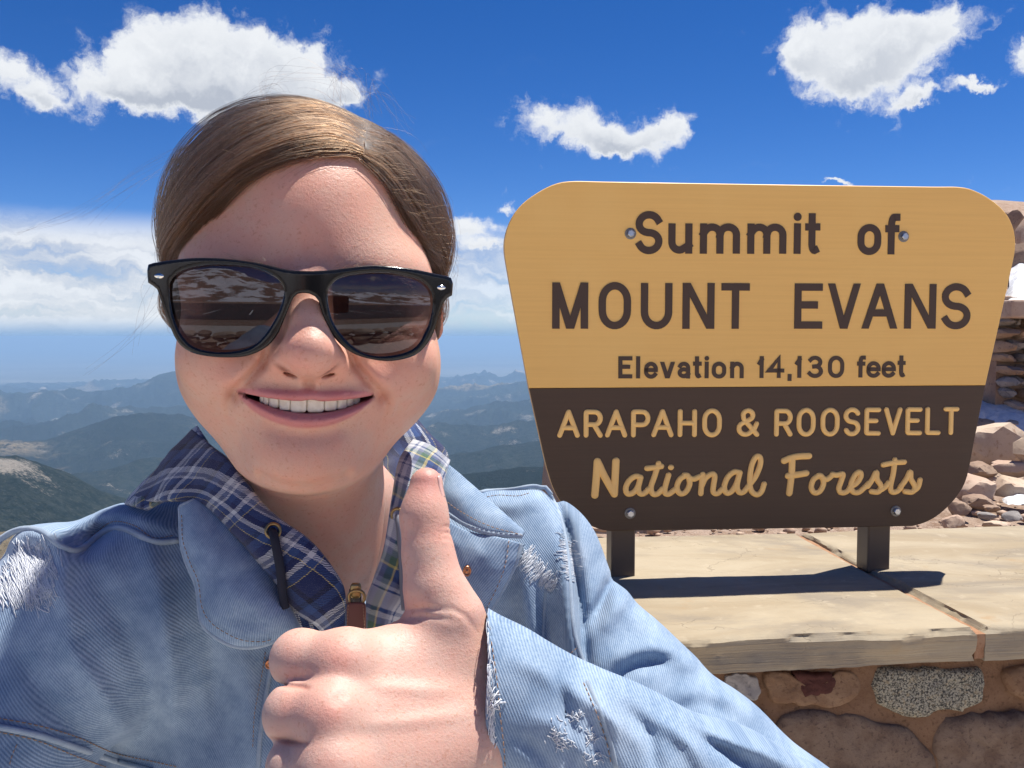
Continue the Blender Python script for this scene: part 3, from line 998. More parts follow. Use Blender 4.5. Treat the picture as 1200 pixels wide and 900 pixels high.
def smooth_outline(pts, lo, hi):
    return pts
pan_u = panel('upper_panel', out_top, YEL, shift=0.0003)
pan_l = panel('lower_panel', out_bot, BRN)
tag(pan_u, 'golden yellow painted board with dark brown lettering'); tag(pan_l, 'dark brown painted board with golden lettering')
for o_ in (pan_u, pan_l):
    pass

def post(u0, u1, v_top, name='post'):
    w = 0.058
    base_u = (u0 + u1) / 2
    q = s2(base_u, 640)
    c = s3(q, -0.024 - w / 2); 
    mb = MB()
    h0 = ZC - 0.01; h1 = s3(s2(base_u, 250), 0)[2]
    V, Fs = boxv((c[0], c[1], (h0 + h1) / 2), SX * w / 2, SN * w / 2, (0, 0, (h1 - h0) / 2)); mb.add(V, Fs)
    o = mb.build(name, M['post'], sign, smooth=False)
    mod = o.modifiers.new('edge', 'BEVEL'); mod.width = 0.005; mod.segments = 3
post(722, 745, 0); post(1022, 1051, 0)

M['zinc'] = plain('zinc_bolt', (0.55, 0.56, 0.58), 0.35, 1.0)
M['washer'] = plain('dull_washer', (0.22, 0.21, 0.20), 0.5, 0.7)
def bolt(u, v, par):
    q = s2(u, v)
    mb = MB(); n = 20; r = 6.3 * PXM
    for (rr, h) in ((r, 0.0), (r, 0.0016), (r * 0.9, 0.0022)): mb.V.append(np.array([s3(q + rr * np.array([math.cos(a), math.sin(a)]), h) for a in np.linspace(0, 2 * math.pi, n, endpoint=False)]))
    Fs = [(a * n + i, a * n + (i + 1) % n, (a + 1) * n + (i + 1) % n, (a + 1) * n + i) for a in range(2) for i in range(n)] + [tuple(range(2 * n, 3 * n))]
    mb.F = Fs
    w = mb.build('bolt_washer', M['washer'], par, smooth=False)
    mb = MB(); n = 6; r = 4.1 * PXM; a0 = random.random()
    for (rr, h) in ((r, 0.002), (r, 0.0085), (r * 0.82, 0.0098)): mb.V.append(np.array([s3(q + rr * np.array([math.cos(a), math.sin(a)]), h) for a in a0 + np.linspace(0, 2 * math.pi, n, endpoint=False)]))
    mb.F = [(a * n + i, a * n + (i + 1) % n, (a + 1) * n + (i + 1) % n, (a + 1) * n + i) for a in range(2) for i in range(n)] + [tuple(range(2 * n, 3 * n))]
    mb.build('bolt_head', M['zinc'], par, smooth=False)
bolt(738.7, 273.9, pan_u); bolt(1058.7, 277.3, pan_u); bolt(738.3, 601.5, pan_l); bolt(1049.6, 598.9, pan_l)

# ---- lettering: every letter is built from strokes laid on the board
def arc(cx, cy, rx, ry, a0, a1, n=18):
    t = np.radians(np.linspace(a0, a1, n))
    return [(cx + rx * math.cos(a), cy + ry * math.sin(a)) for a in t]
# centre lines in a unit box, y up; ('d', ...) marks a straight diagonal cut level at its ends
GL = {
 'S': [arc(.5, .74, .5, .26, 25, 180, 14) + arc(.5, .74, .5, .24, 180, 262, 6) + arc(.5, .265, .5, .235, 80, 0, 8) + arc(.5, .265, .5, .265, 0, -155, 14)],
 'M': [[(0, 0), (0, 1)], [(1, 0), (1, 1)], ('d', (0.0, 1), (.5, .0)), ('d', (.5, .0), (1.0, 1))],
 'O': [arc(.5, .62, .5, .38, 0, 180, 16) + arc(.5, .38, .5, .38, 180, 360, 16) + [(1, .62)]],
 'U': [[(0, 1), (0, .36)] + arc(.5, .36, .5, .36, 180, 360, 16) + [(1, 1)]],
 'N': [[(0, 0), (0, 1)], [(1, 0), (1, 1)], ('d', (0, 1), (1, 0))],
 'T': [[(0, 1), (1, 1)], [(.5, 0), (.5, 1)]],
 'E': [[(1, 1), (0, 1), (0, 0), (1, 0)], [(0, .53), (.78, .53)]],
 'V': [('d', (0, 1), (.5, 0)), ('d', (.5, 0), (1, 1))],
 'A': [('d', (0, 0), (.5, 1)), ('d', (.5, 1), (1, 0)), [(.2, .32), (.8, .32)]],
 'u': [[(0, 1), (0, .36)] + arc(.45, .36, .45, .36, 180, 285, 10) + [(1, .22)], [(1, 0), (1, 1)]],
 'm': [[(0, 0), (0, 1)], [(0, .72)] + arc(.26, .66, .24, .34, 150, 0, 10) + [(.5, 0)], [(.5, .66)] + arc(.75, .66, .25, .34, 150, 0, 10) + [(1, 0)]],
 'n': [[(0, 0), (0, 1)], [(0, .7)] + arc(.52, .62, .48, .38, 140, 0, 12) + [(1, 0)]],
 'i': [[(.5, 0), (.5, .70)], ('dot', (.5, 1.0))],
 'l': [[(.5, 0), (.5, 1)]],
 't': [[(.42, 1), (.42, .2)] + arc(.75, .2, .33, .2, 190, 290, 7), [(0, .70), (1, .70)]],
 'o': [arc(.5, .62, .5, .38, 0, 180, 14) + arc(.5, .38, .5, .38, 180, 360, 14) + [(1, .62)]],
 'f': [[(.34, 0), (.34, .74)] + arc(.68, .74, .34, .26, 180, 90, 7) + [(1, 1)], [(0, .66), (.9, .66)]],
 'e': [[(0.04, .52), (1, .52)] + arc(.5, .58, .5, .42, -8, 180, 14) + [(0, .40)] + arc(.5, .38, .5, .38, 180, 325, 12)],
 'v': [('d', (0, 1), (.5, 0)), ('d', (.5, 0), (1, 1))],
 'a': [arc(.5, .70, .5, .30, 155, 0, 10) + [(1, 0)], [(1, .55)] + arc(.5, .29, .5, .27, 70, 290, 16) + [(1, .22)]],
 '1': [[(1, 0), (1, 1)], [(1, .92), (0.0, .72)]],
 '4': [[(.74, 0), (.74, 1), (0, .30), (1, .30)]],
 ',': [[(.6, .9), (.2, 0)]],
 '3': [arc(.45, .76, .48, .24, 150, -80, 12) + [(.38, .52)], [(.38, .52)] + arc(.45, .265, .55, .265, 85, -150, 14)],
 '0': [arc(.5, .62, .5, .38, 0, 180, 14) + arc(.5, .38, .5, .38, 180, 360, 14) + [(1, .62)]],
 'R': [[(0, 0), (0, 1), (.55, 1)] + arc(.62, .73, .38, .27, 90, -90, 12) + [(0, .46)], [(.55, .46), (1, 0)]],
 'P': [[(0, 0), (0, 1), (.55, 1)] + arc(.62, .72, .38, .28, 90, -90, 12) + [(0, .44)]],
 'H': [[(0, 0), (0, 1)], [(1, 0), (1, 1)], [(0, .5), (1, .5)]],
 'L': [[(0, 1), (0, 0), (1, 0)]],
 '&': [[(1, 0), (.28, .62)] + arc(.50, .80, .27, .20, 205, -40, 14) + [(.30, .50)] + arc(.36, .25, .36, .25, 120, 300, 12) + [(.85, .22), (.98, .45)]],
}
def ribbon(mb, pts, hw, h0, h1, square=True):
    """flat raised stroke with mitred corners; pts in sign metres"""
    P = np.array(pts, float)
    keep = [0] + [i for i in range(1, len(P)) if np.linalg.norm(P[i] - P[i - 1]) > hw * 0.05]
    P = P[keep]; closed = np.linalg.norm(P[0] - P[-1]) < hw * 0.2 and len(P) > 6
    if closed: P = P[:-1]
    n = len(P)
    if not closed and square:
        a = P[0] - P[1]; P[0] = P[0] + a / np.linalg.norm(a) * hw
        a = P[-1] - P[-2]; P[-1] = P[-1] + a / np.linalg.norm(a) * hw
    L = []; R = []
    for i in range(n):
        if closed or 0 < i < n - 1:
            e1 = P[i] - P[i - 1]; e2 = P[(i + 1) % n] - P[i]
        elif i == 0: e1 = e2 = P[1] - P[0]
        else: e1 = e2 = P[-1] - P[-2]
        e1 = e1 / np.linalg.norm(e1); e2 = e2 / np.linalg.norm(e2)
        n1 = np.array([-e1[1], e1[0]]); n2 = np.array([-e2[1], e2[0]])
        mm = n1 + n2; mm /= max(np.dot(mm, n1), 0.35)
        L.append(P[i] + mm * hw); R.append(P[i] - mm * hw)
    strip(mb, L, R, h0, h1, closed)
def strip(mb, L, R, h0, h1, closed=False):
    n = len(L)
    V = [s3(q, h1) for q in L] + [s3(q, h1) for q in R] + [s3(q, h0) for q in L] + [s3(q, h0) for q in R]
    Fs = []
    for i in range(n if closed else n - 1):
        j = (i + 1) % n
        Fs += [(i, j, n + j, n + i), (i, 2 * n + i, 2 * n + j, j), (n + j, 3 * n + j, 3 * n + i, n + i)]
    if not closed:
        Fs += [(0, n, 3 * n, 2 * n), (n - 1, 3 * n - 1, 4 * n - 1, 2 * n - 1)]
    mb.add(V, Fs)
def round_stroke(mb, pts, hw, h):
    """soft rounded stroke with round ends"""
    P = np.array(pts, float)
    d = np.concatenate([[0], np.cumsum(np.linalg.norm(np.diff(P, axis=0), axis=1))])
    m = max(2, int(d[-1] / (hw * 0.35)))
    s = np.linspace(0, d[-1], m + 1)
    P = np.stack([np.interp(s, d, P[:, k]) for k in (0, 1)], 1)
    if len(P) > 4:
        Q = P.copy(); Q[1:-1] = (P[:-2] + 2 * P[1:-1] + P[2:]) / 4; P = Q
    prof = [(-1.0, -0.15), (-0.97, 0.35), (-0.8, 0.72), (-0.45, 0.94), (0, 1.0), (0.45, 0.94), (0.8, 0.72), (0.97, 0.35), (1.0, -0.15)]
    T = np.gradient(P, axis=0); T /= np.linalg.norm(T, axis=1)[:, None] + 1e-12
    rows = []
    ends = [math.radians(a) for a in (0, 25, 50, 72)]
    for a in ends: rows.append((P[0] - T[0] * hw * math.cos(a), T[0], math.sin(a)))
    for i in range(len(P)): rows.append((P[i], T[i], 1.0))
    for a in ends[::-1]: rows.append((P[-1] + T[-1] * hw * math.cos(a), T[-1], math.sin(a)))
    V = []; k = len(prof)
    for c, t, sc in rows:
        nn = np.array([-t[1], t[0]])
        for x, y in prof:
            V.append(s3(c + nn * x * hw * max(sc, 0.02), h * (y if y < 0 else y * (0.35 + 0.65 * sc))))
    Fs = [(i * k + j, i * k + j + 1, (i + 1) * k + j + 1, (i + 1) * k + j) for i in range(len(rows) - 1) for j in range(k - 1)]
    mb.add(V, Fs)

def letter(ch, x0, x1, vt, vb, sw, mat, par, rounded=False):
    """ch in the pixel box x0..x1, vt..vb on the sign face"""
    a = s2(x0, vb); b = s2(x1, vb); c = s2((x0 + x1) / 2, vt)
    w = b[0] - a[0]; H = c[1] - (a[1] + b[1]) / 2; hw = sw * PXM / 2
    def mp(p):
        base = a[1] + (b[1] - a[1]) * p[0]
        xx = a[0] + hw + p[0] * (w - 2 * hw) if w > 2.2 * hw else a[0] + w / 2 + (p[0] - .5) * 0.01 * w
        return np.array([xx, base + hw + p[1] * (H - 2 * hw)])
    mb = MB(); e = 0
    for s in GL[ch]:
        h1 = 0.0016 + 0.00022 * e; e += 1
        if isinstance(s, tuple) and s[0] == 'dot':
            q = mp(s[1])
            pts = [q + 1.15 * hw * np.array([math.cos(t), math.sin(t)]) for t in np.linspace(0, 2 * math.pi, 16, endpoint=False)]
            mb.add([s3(p, h1) for p in pts] + [s3(p, -0.001) for p in pts], [tuple(range(16))] + [(i, 16 + i, 16 + (i + 1) % 16, (i + 1) % 16) for i in range(16)])
        elif isinstance(s, tuple):
            p, q = mp(s[1]), mp(s[2])
            if rounded: round_stroke(mb, [p, q], hw, 0.004)
            else:
                d = q - p; wx = hw * np.linalg.norm(d) / abs(d[1])
                sg = 1 if d[1] > 0 else -1
                ext = np.array([0.0, hw * sg])
                p2, q2 = p - ext, q + ext
                # keep the outer edge inside the letter box
                def cl(z):
                    return np.array([min(max(z[0], a[0]), b[0]), z[1]])
                strip(mb, [cl(p2 - np.array([wx, 0])), cl(q2 - np.array([wx, 0]))], [cl(p2 + np.array([wx, 0])), cl(q2 + np.array([wx, 0]))], -0.001, h1)
        elif rounded: round_stroke(mb, [mp(p) for p in s], hw, 0.004 + 0.0002 * e)
        else: ribbon(mb, [mp(p) for p in s], hw, -0.001, h1)
    me = mesh('letter', np.vstack(mb.V), mb.F)
    bm = bmesh.new(); bm.from_mesh(me); bmesh.ops.recalc_face_normals(bm, faces=bm.faces); bm.to_mesh(me); bm.free()
    link('letter', me, mat, par, smooth=rounded)

LB = plain('letter_brown_paint', (0.068, 0.036, 0.020), 0.5)
LY = plain('letter_yellow_paint', (0.97, 0.59, 0.195), 0.42)
rowA = [('S', 744.5, 776, 247.5, 298), ('u', 783, 811, 262, 297.4), ('m', 820, 866.7, 262, 297.4), ('m', 875.5, 921, 262.2, 297.5), ('i', 929.9, 937.9, 250, 297.6),
        ('t', 943, 960.5, 250, 297.8), ('o', 1004.5, 1032, 262.6, 299), ('f', 1036.8, 1053.9, 250.6, 298.2)]
for r_ in rowA: letter(*r_, 8.0, LB, pan_u)
rowB = [('M', 647, 689, 331.2, 385.3), ('O', 701.3, 739.2, 330.6, 386), ('U', 750.7, 787.5, 331.8, 386), ('N', 799.5, 836.8, 331.8, 385.4), ('T', 844.8, 877.9, 332, 385.4),
        ('E', 930.4, 963.2, 332.3, 385.3), ('V', 969.3, 1007.5, 332.4, 385.3), ('A', 1009.3, 1051.2, 332.5, 385.2), ('N', 1059.2, 1096, 332.8, 385.2), ('S', 1102.7, 1136.5, 332, 386)]
for r_ in rowB: letter(*r_, 8.2, LB, pan_u)
rowC = [('E', 724.5, 740.8, 417.6, 443.5), ('l', 745.3, 749.9, 417.6, 443.5), ('e', 754.7, 770.7, 424, 443.9), ('v', 773.3, 790.7, 424.2, 443.4), ('a', 794, 808.5, 424, 443.6),
        ('t', 812, 821.9, 417.6, 443.4), ('i', 825.9, 830, 417.6, 443.3), ('o', 834, 850.7, 424, 443.7), ('n', 855.5, 871.2, 424, 443.2), ('1', 887.5, 894.5, 417.4, 443), ('4', 898.7, 918.7, 417.4, 442.9),
        (',', 922.7, 927.5, 438, 446.5), ('1', 931.5, 938.7, 417.3, 442.8), ('3', 946.7, 964, 417, 443), ('0', 970, 988.8, 417, 443), ('f', 1004, 1013.9, 416.8, 442.4), ('e', 1015.2, 1031.5, 423.4, 442.8),
        ('e', 1033, 1049.3, 423.3, 442.7), ('t', 1051.5, 1060.5, 416.8, 442.2)]
for r_ in rowC: letter(*r_, 4.5, LB, pan_u)
rowD = [('A', 652.9, 679.5, 479.7, 513), ('R', 683.7, 706.3, 479.6, 512.9), ('A', 708.7, 735, 479.5, 512.7), ('P', 739.2, 762, 479.4, 512.6), ('A', 763, 789.2, 479.2, 512.4), ('H', 793.8, 816.5, 479, 512.2),
        ('O', 822.5, 845.6, 478.2, 512.6), ('&', 862.7, 889.5, 478, 511.9), ('R', 906.8, 928.5, 478.5, 511.6), ('O', 933, 955.4, 477.5, 511.8), ('O', 961, 983.4, 477.3, 511.6), ('S', 987.8, 1007.9, 477, 511.3),
        ('E', 1012.3, 1031.7, 477.2, 510.4), ('V', 1035.2, 1056.6, 477, 510.2), ('E', 1060.4, 1080, 476.8, 510), ('L', 1083.5, 1101.7, 476.7, 509.8), ('T', 1104.7, 1123, 476.4, 509.6)]
for r_ in rowD: letter(*r_, 5.7, LY, pan_l, True)
# script line, strokes as (zoomed pixel) polylines: photo = offset + p / 4.286
def script(strokes, ox, hw):
    mb = MB(); e = 0
    for s in strokes:
        pts = catmull([(ox + x / 4.286, 440 + y / 4.286) for x, y in s], max(14, 10 * len(s))) if len(s) > 1 else np.array([(ox + s[0][0] / 4.286, 440 + s[0][1] / 4.286)] * 2) + np.array([[0, 0], [0.4, 0]])
        round_stroke(mb, [s2(*q) for q in pts], hw * PXM, 0.0045 + 0.00025 * e); e += 1
    me = mesh('letter', np.vstack(mb.V), mb.F)
    bm = bmesh.new(); bm.from_mesh(me); bmesh.ops.recalc_face_normals(bm, faces=bm.faces); bm.to_mesh(me); bm.free()
    link('letter', me, LY, pan_l)
script([[(330, 600), (338, 510), (343, 432)], [(345, 436), (380, 510), (428, 594)], [(428, 590), (432, 510), (436, 430)]], 620, 4.3)
script([[(560, 512), (535, 506), (505, 525), (486, 560), (492, 592), (520, 590), (545, 560), (560, 512)], [(560, 512), (548, 565), (556, 592), (578, 592), (600, 570)]], 620, 3.3)
script([[(650, 442), (632, 500), (612, 560), (622, 595), (648, 592), (668, 570)], [(592, 466), (625, 462), (664, 456)]], 620, 3.3)
script([[(700, 500), (684, 555), (682, 590), (704, 594), (735, 570)], [(711, 461)]], 620, 3.3)
script([[(790, 500), (758, 520), (742, 560), (756, 592), (786, 585), (806, 545), (798, 505), (780, 500)], [(800, 512), (825, 520), (855, 508)]], 620, 3.3)
script([[(872, 497), (866, 545), (862, 592)], [(864, 560), (886, 515), (918, 494), (932, 505), (926, 550), (924, 585), (946, 592), (972, 568)]], 620, 3.3)
script([[(1058, 488), (1030, 484), (998, 510), (980, 555), (988, 588), (1014, 584), (1040, 545), (1058, 488)], [(1058, 488), (1044, 550), (1052, 584), (1074, 586), (1098, 560)]], 620, 3.3)
script([[(1095, 562), (1135, 510), (1160, 450), (1160, 412), (1140, 408), (1118, 450), (1108, 520), (1114, 575), (1140, 598), (1165, 585), (1180, 545)]], 620, 3.3)
script([[(166, 428), (200, 414), (240, 406), (290, 404)], [(207, 422), (203, 500), (192, 590)], [(186, 504), (230, 498), (276, 490)]], 880, 3.9)
script([[(345, 502), (315, 520), (302, 560), (318, 588), (346, 580), (364, 542), (354, 506), (338, 502)], [(356, 514), (380, 522), (408, 500)]], 880, 3.3)
script([[(408, 496), (432, 500), (462, 494), (452, 530), (440, 568), (452, 588), (478, 584), (496, 566)]], 880, 3.3)
script([[(496, 560), (530, 540), (552, 505), (545, 484), (522, 500), (502, 545), (510, 582), (540, 586), (572, 560), (592, 540)]], 880, 3.3)
script([[(586, 556), (610, 520), (630, 482), (632, 520), (652, 555), (640, 584), (604, 582)], [(640, 580), (670, 562), (690, 538)]], 880, 3.3)
script([[(722, 424), (714, 490), (700, 555), (706, 584), (732, 582), (752, 564)], [(664, 448), (715, 438), (768, 434)]], 880, 3.3)
script([[(748, 562), (778, 522), (800, 480), (802, 518), (822, 556), (810, 584), (772, 582)], [(812, 582), (838, 560), (848, 524)]], 880, 3.3)
# ================================================================== person: head and neck
# head frame (mm): origin at the bridge of the nose, x to the picture's right, y away from the viewer, z up
HO_U, HO_V, HO_D = 360.0, 345.0, 440.0
_r = np.array([(HO_U - 600) / F, 1.0, (450 - HO_V) / F]); HY = _r / np.linalg.norm(_r)
_x = np.cross(HY, np.array([0, 0, 1.0])); _x /= np.linalg.norm(_x)
_z = np.cross(_x, HY)
ROLL = math.radians(0.9)
HX = _x * math.cos(ROLL) - _z * math.sin(ROLL)
HZ = _z * math.cos(ROLL) + _x * math.sin(ROLL)
HO = _r / _r[1] * HO_D
HR = np.stack([HX, HY, HZ])                     # rows
def h2c(p): return np.asarray(p) @ HR + HO      # head frame -> modelling frame
def c2h(p): return (np.asarray(p) - HO) @ HR.T
def hpx(u, v, yl):                              # pixel at a given head-frame depth -> head frame
    u = np.asarray(u, float); v = np.asarray(v, float)
    r = np.stack([(u - 600) / F, np.ones_like(u), (450 - v) / F], -1)
    t = (yl + HO @ HY) / (r @ HY)
    return c2h(r * t[..., None])
def hproj(p): return proj(np.asarray(p) @ HR.astype(np.float32) + HO.astype(np.float32))

def gau(x, s): return np.exp(-(x / s) ** 2)

def zu_lip(x): return -52.6 + 2.6 * (x / 32.0) ** 2 + 0.9 * gau(x, 3.5) - 0.0
def zl_lip(x): return -58.8 + 7.4 * (np.abs(x) / 31.0) ** 2.1

def head_sdf(p):
    p = p.astype(np.float32)
    x, y, z = p[:, 0], p[:, 1], p[:, 2]
    q = p.copy(); q[:, 0] = np.abs(x)           # mirrored copy
    ax = q[:, 0]
    d = s_ell(p, (0, 99, 30), (71.5, 92, 76))
    face = s_ell(p, (1.6, 62, -38), (72.5, 61, 62))
    d = smin(d, face, 26)
    d = smin(d, s_ell(q, (31, 37, 10), (31, 26, 18)), 26)              # brow mass
    d = smin(d, s_ell(q, (40, 25, -34), (25, 19.5, 20)), 16)           # raised cheeks
    d = smin(d, s_ell(p, (0, 20.5, -69.5), (28, 20, 14)), 14)              # between lip and chin
    d = smin(d, s_ell(p, (0, 24, -52), (31, 24.5, 21)), 14)            # muzzle
    d = smin(d, s_ell(p, (0, 15, -82), (23, 17.0, 14)), 14)            # chin
    d = smin(d, s_ell(p, (1, 50, -88), (38, 41, 20)), 18)              # soft under the chin
    neck = s_cap(p, (2, 92, -70), (5, 138, -195), 47, 47)
    d = smin(d, neck, 24)
    d = smin(d, s_ell(p, (4, 152, -205), (66, 46, 34)), 30)           # base of the neck
    # eye sockets and lids
    d = smax(d, -s_ell(q, (31, 9, -3), (17, 11, 11)), 10)
    d = smin(d, s_ell(q, (31.5, 32, -3), (13.5, 13, 12)), 3)
    # nose
    nose = s_path(p, [(0, 18, 12), (0, 6.0, -2), (0, -2.5, -15), (0, -9.0, -26)], [8.0, 8.2, 9.0, 10.2], 8)
    nose = smin(nose, s_ell(p, (0, -10.5, -28), (13.0, 11.0, 9.6)), 8)
    nose = smin(nose, s_ell(q, (13.0, 0.5, -31.2), (7.2, 11.0, 7.4)), 5)
    nose = smin(nose, s_ell(p, (0, -3, -34), (8.5, 10, 5.4)), 7)       # columella
    d = smin(d, nose, 10)
    # nostrils: narrow slits tucked under the rim
    nl = s_path(q, [(13.6, 3.0, -34.6), (10.6, -3.0, -36.6), (7.0, -5.0, -38.6)], (1.7, 2.6, 2.0))
    d = smax(d, -nl, 2.0)
    # ears
    q2 = q.copy(); q2[:, 0] = q[:, 0] - np.where(x > 0, 2.0, -3.0)
    ear = s_ell(q2, (75.0, 104, -6), (6.5, 15, 20))
    ear = smax(ear, -s_ell(q2, (81.5, 101, -4), (5, 9, 12)), 5)
    d = smin(d, ear, 6)
    # brush strokes on the front of the face
    fr = np.clip((70 - y) / 20, 0, 1)
    def br(cx, cz, sx, sz, a, th=0.0):
        c, s = math.cos(th), math.sin(th)
        dx, dz = ax - cx, z - cz
        return a * np.exp(-((c * dx + s * dz) / sx) ** 2 - ((-s * dx + c * dz) / sz) ** 2)
    def line(pts, a, s, taper=True):
        e, t = polyd(ax, z, pts)
        w = np.sin(np.pi * np.clip(t * 0.86 + 0.07, 0, 1)) if taper else 1.0
        return a * np.exp(-(e / s) ** 2) * w
    b = 0
    b = b + br(0, 40, 40, 22, 0.3)                                     # forehead
    b = b + line([(18, -27), (24, -36), (30, -43), (36, -49), (38.5, -57)], -4.8, 2.6)    # smile fold
    b = b + line([(25, -33), (33, -41), (41, -48)], 3.4, 7)            # cheek over the fold
    b = b + line([(37, -46), (40, -54), (39.5, -62), (35, -69)], -1.1, 2.6)                    # bracket at mouth corner
    b = b + line([(44, -50), (46.5, -58), (45, -67)], -0.6, 2.2)
    b = b + br(35.5, -50.5, 4.5, 4.0, -2.6)                            # dimple at the corner
    b = b + line([(0, -69.5), (10, -69), (17, -67)], -1.3, 5.0, False) # hollow below the lower lip
    b = b + br(0, -44.2, 3.2, 4.0, -1.5)                               # philtrum
    b = b + br(3.9, -44.0, 1.8, 4.0, 0.8)
    b = b + line([(0, -97.5), (12, -96.5), (22, -93)], -2.2, 3.4, False)            # crease under the chin
    b = b + line([(0, -111), (20, -109), (38, -103)], -1.0, 2.4, False)
    b = b + line([(2, -124), (24, -121), (44, -116)], -0.8, 2.2, False)
    b = b + line([(16.5, -23), (20.6, -29), (20.8, -34), (17, -38)], -1.1, 2.2)            # rim of the nostril wing
    b = b + line([(44, -18), (54, -21), (63, -20)], -0.7, 1.6) + line([(46, -12), (57, -13), (66, -10)], -0.7, 1.5) + line([(46, -5), (57, -3), (66, 3)], -0.6, 1.5)
    b = b + line([(20, -12), (30, -16.5), (41, -15)], -1.2, 2.4)       # under-eye
    b = b + line([(17, -3.2), (25, -5.6), (34, -6.0), (44, -3.2)], -1.4, 1.0)                   # closed smiling eyelid line
    # lips
    xm = x - 0.8; axm = np.abs(xm)
    zu, zl = zu_lip(xm), zl_lip(xm)
    fade = np.clip(1 - (axm / 33.0) ** 4, 0, 1)
    up = gau(z - (zu + 2.9 - 0.5 * (axm / 30) ** 2), 2.8) * 2.6 + gau(z - (zu + 0.6), 1.8) * 0.8
    lo = gau(z - (zl - 3.4 + 1.4 * (ax / 31) ** 2), 3.4 - 1.3 * np.clip(ax / 31, 0, 1)) * 3.9
    b = b + (up + lo) * fade
    b = b + gau(z - (zl - 3.0), 3.0) * 0.28 * np.sin(x * 2.3 + 1.2 * np.sin(x * 0.9)) * fade    # lip creases
    d = d - b * fr
    # opening between the lips
    op = np.maximum(z - zu, zl - z) * 0.9
    op = smax(op, axm - 32.0, 1.5)
    op = np.maximum(op, y - 34)
    op = np.maximum(op, -(y + 20))
    d = smax(d, -op, 1.8)
    return d * 0.88

# bump: subtle asymmetry by bending the field a little
def head_fn(p):
    q = p.astype(np.float32).copy()
    w_ = np.clip((-50 - q[:, 2]) / 35, 0, 1); w_ = w_ * w_ * (3 - 2 * w_) * np.clip((q[:, 2] + 128) / 30, 0, 1)
    q[:, 0] = (q[:, 0] + 0.9 * np.sin(q[:, 2] * 0.03) - 0.8) * (1 + 0.035 * w_) + 1.8 * w_ * np.clip((q[:, 0] + 30) / 30, 0, 1)
    return head_sdf(q)

HV, HQ = surface_nets(head_fn, (-96, -30, -226), (96, 198, 122), 1.25)
def skin_mat():
    m, g, b, o = material('skin')
    co = objco(g)
    a = g.attr('Col')[0]
    mm = g.v('SCALE', co, scale=1000.0)
    n1 = g.noise(mm, 0.055, 5, 0.6)          # blotches
    n2 = g.noise(mm, 0.50, 4, 0.65)           # freckle scale
    n3 = g.noise(mm, 0.95, 3, 0.7)           # pores
    c = g.mix(g.ss(n1, 0.38, 0.62, 0, 0.55), a, g.mix(1.0, a, (1.06, 0.86, 0.82), 'MULTIPLY'))
    c = g.mix(g.ss(n2, 0.57, 0.68, 0, 0.62), c, g.mix(1.0, a, (0.80, 0.62, 0.52), 'MULTIPLY'))
    c = g.mix(g.ss(n3, 0.56, 0.72, 0, 0.30), c, g.mix(1.0, a, (0.74, 0.62, 0.58), 'MULTIPLY'))
    h = g.m('ADD', g.m('MULTIPLY', n3, 0.7), g.m('MULTIPLY', n2, 0.8))
    gl = g.attr('gloss')[2]
    r = g.m('SUBTRACT', g.ss(n1, 0.3, 0.7, 0.46, 0.58), g.m('MULTIPLY', gl, 0.16))
    setp(g, b, color=c, rough=r, normal=g.bump(h, 0.42, 0.0007), sss=0.30, sssr=(1.0, 0.36, 0.22), ssss=0.0035, spec=0.42)
    return m
M['skin'] = skin_mat()

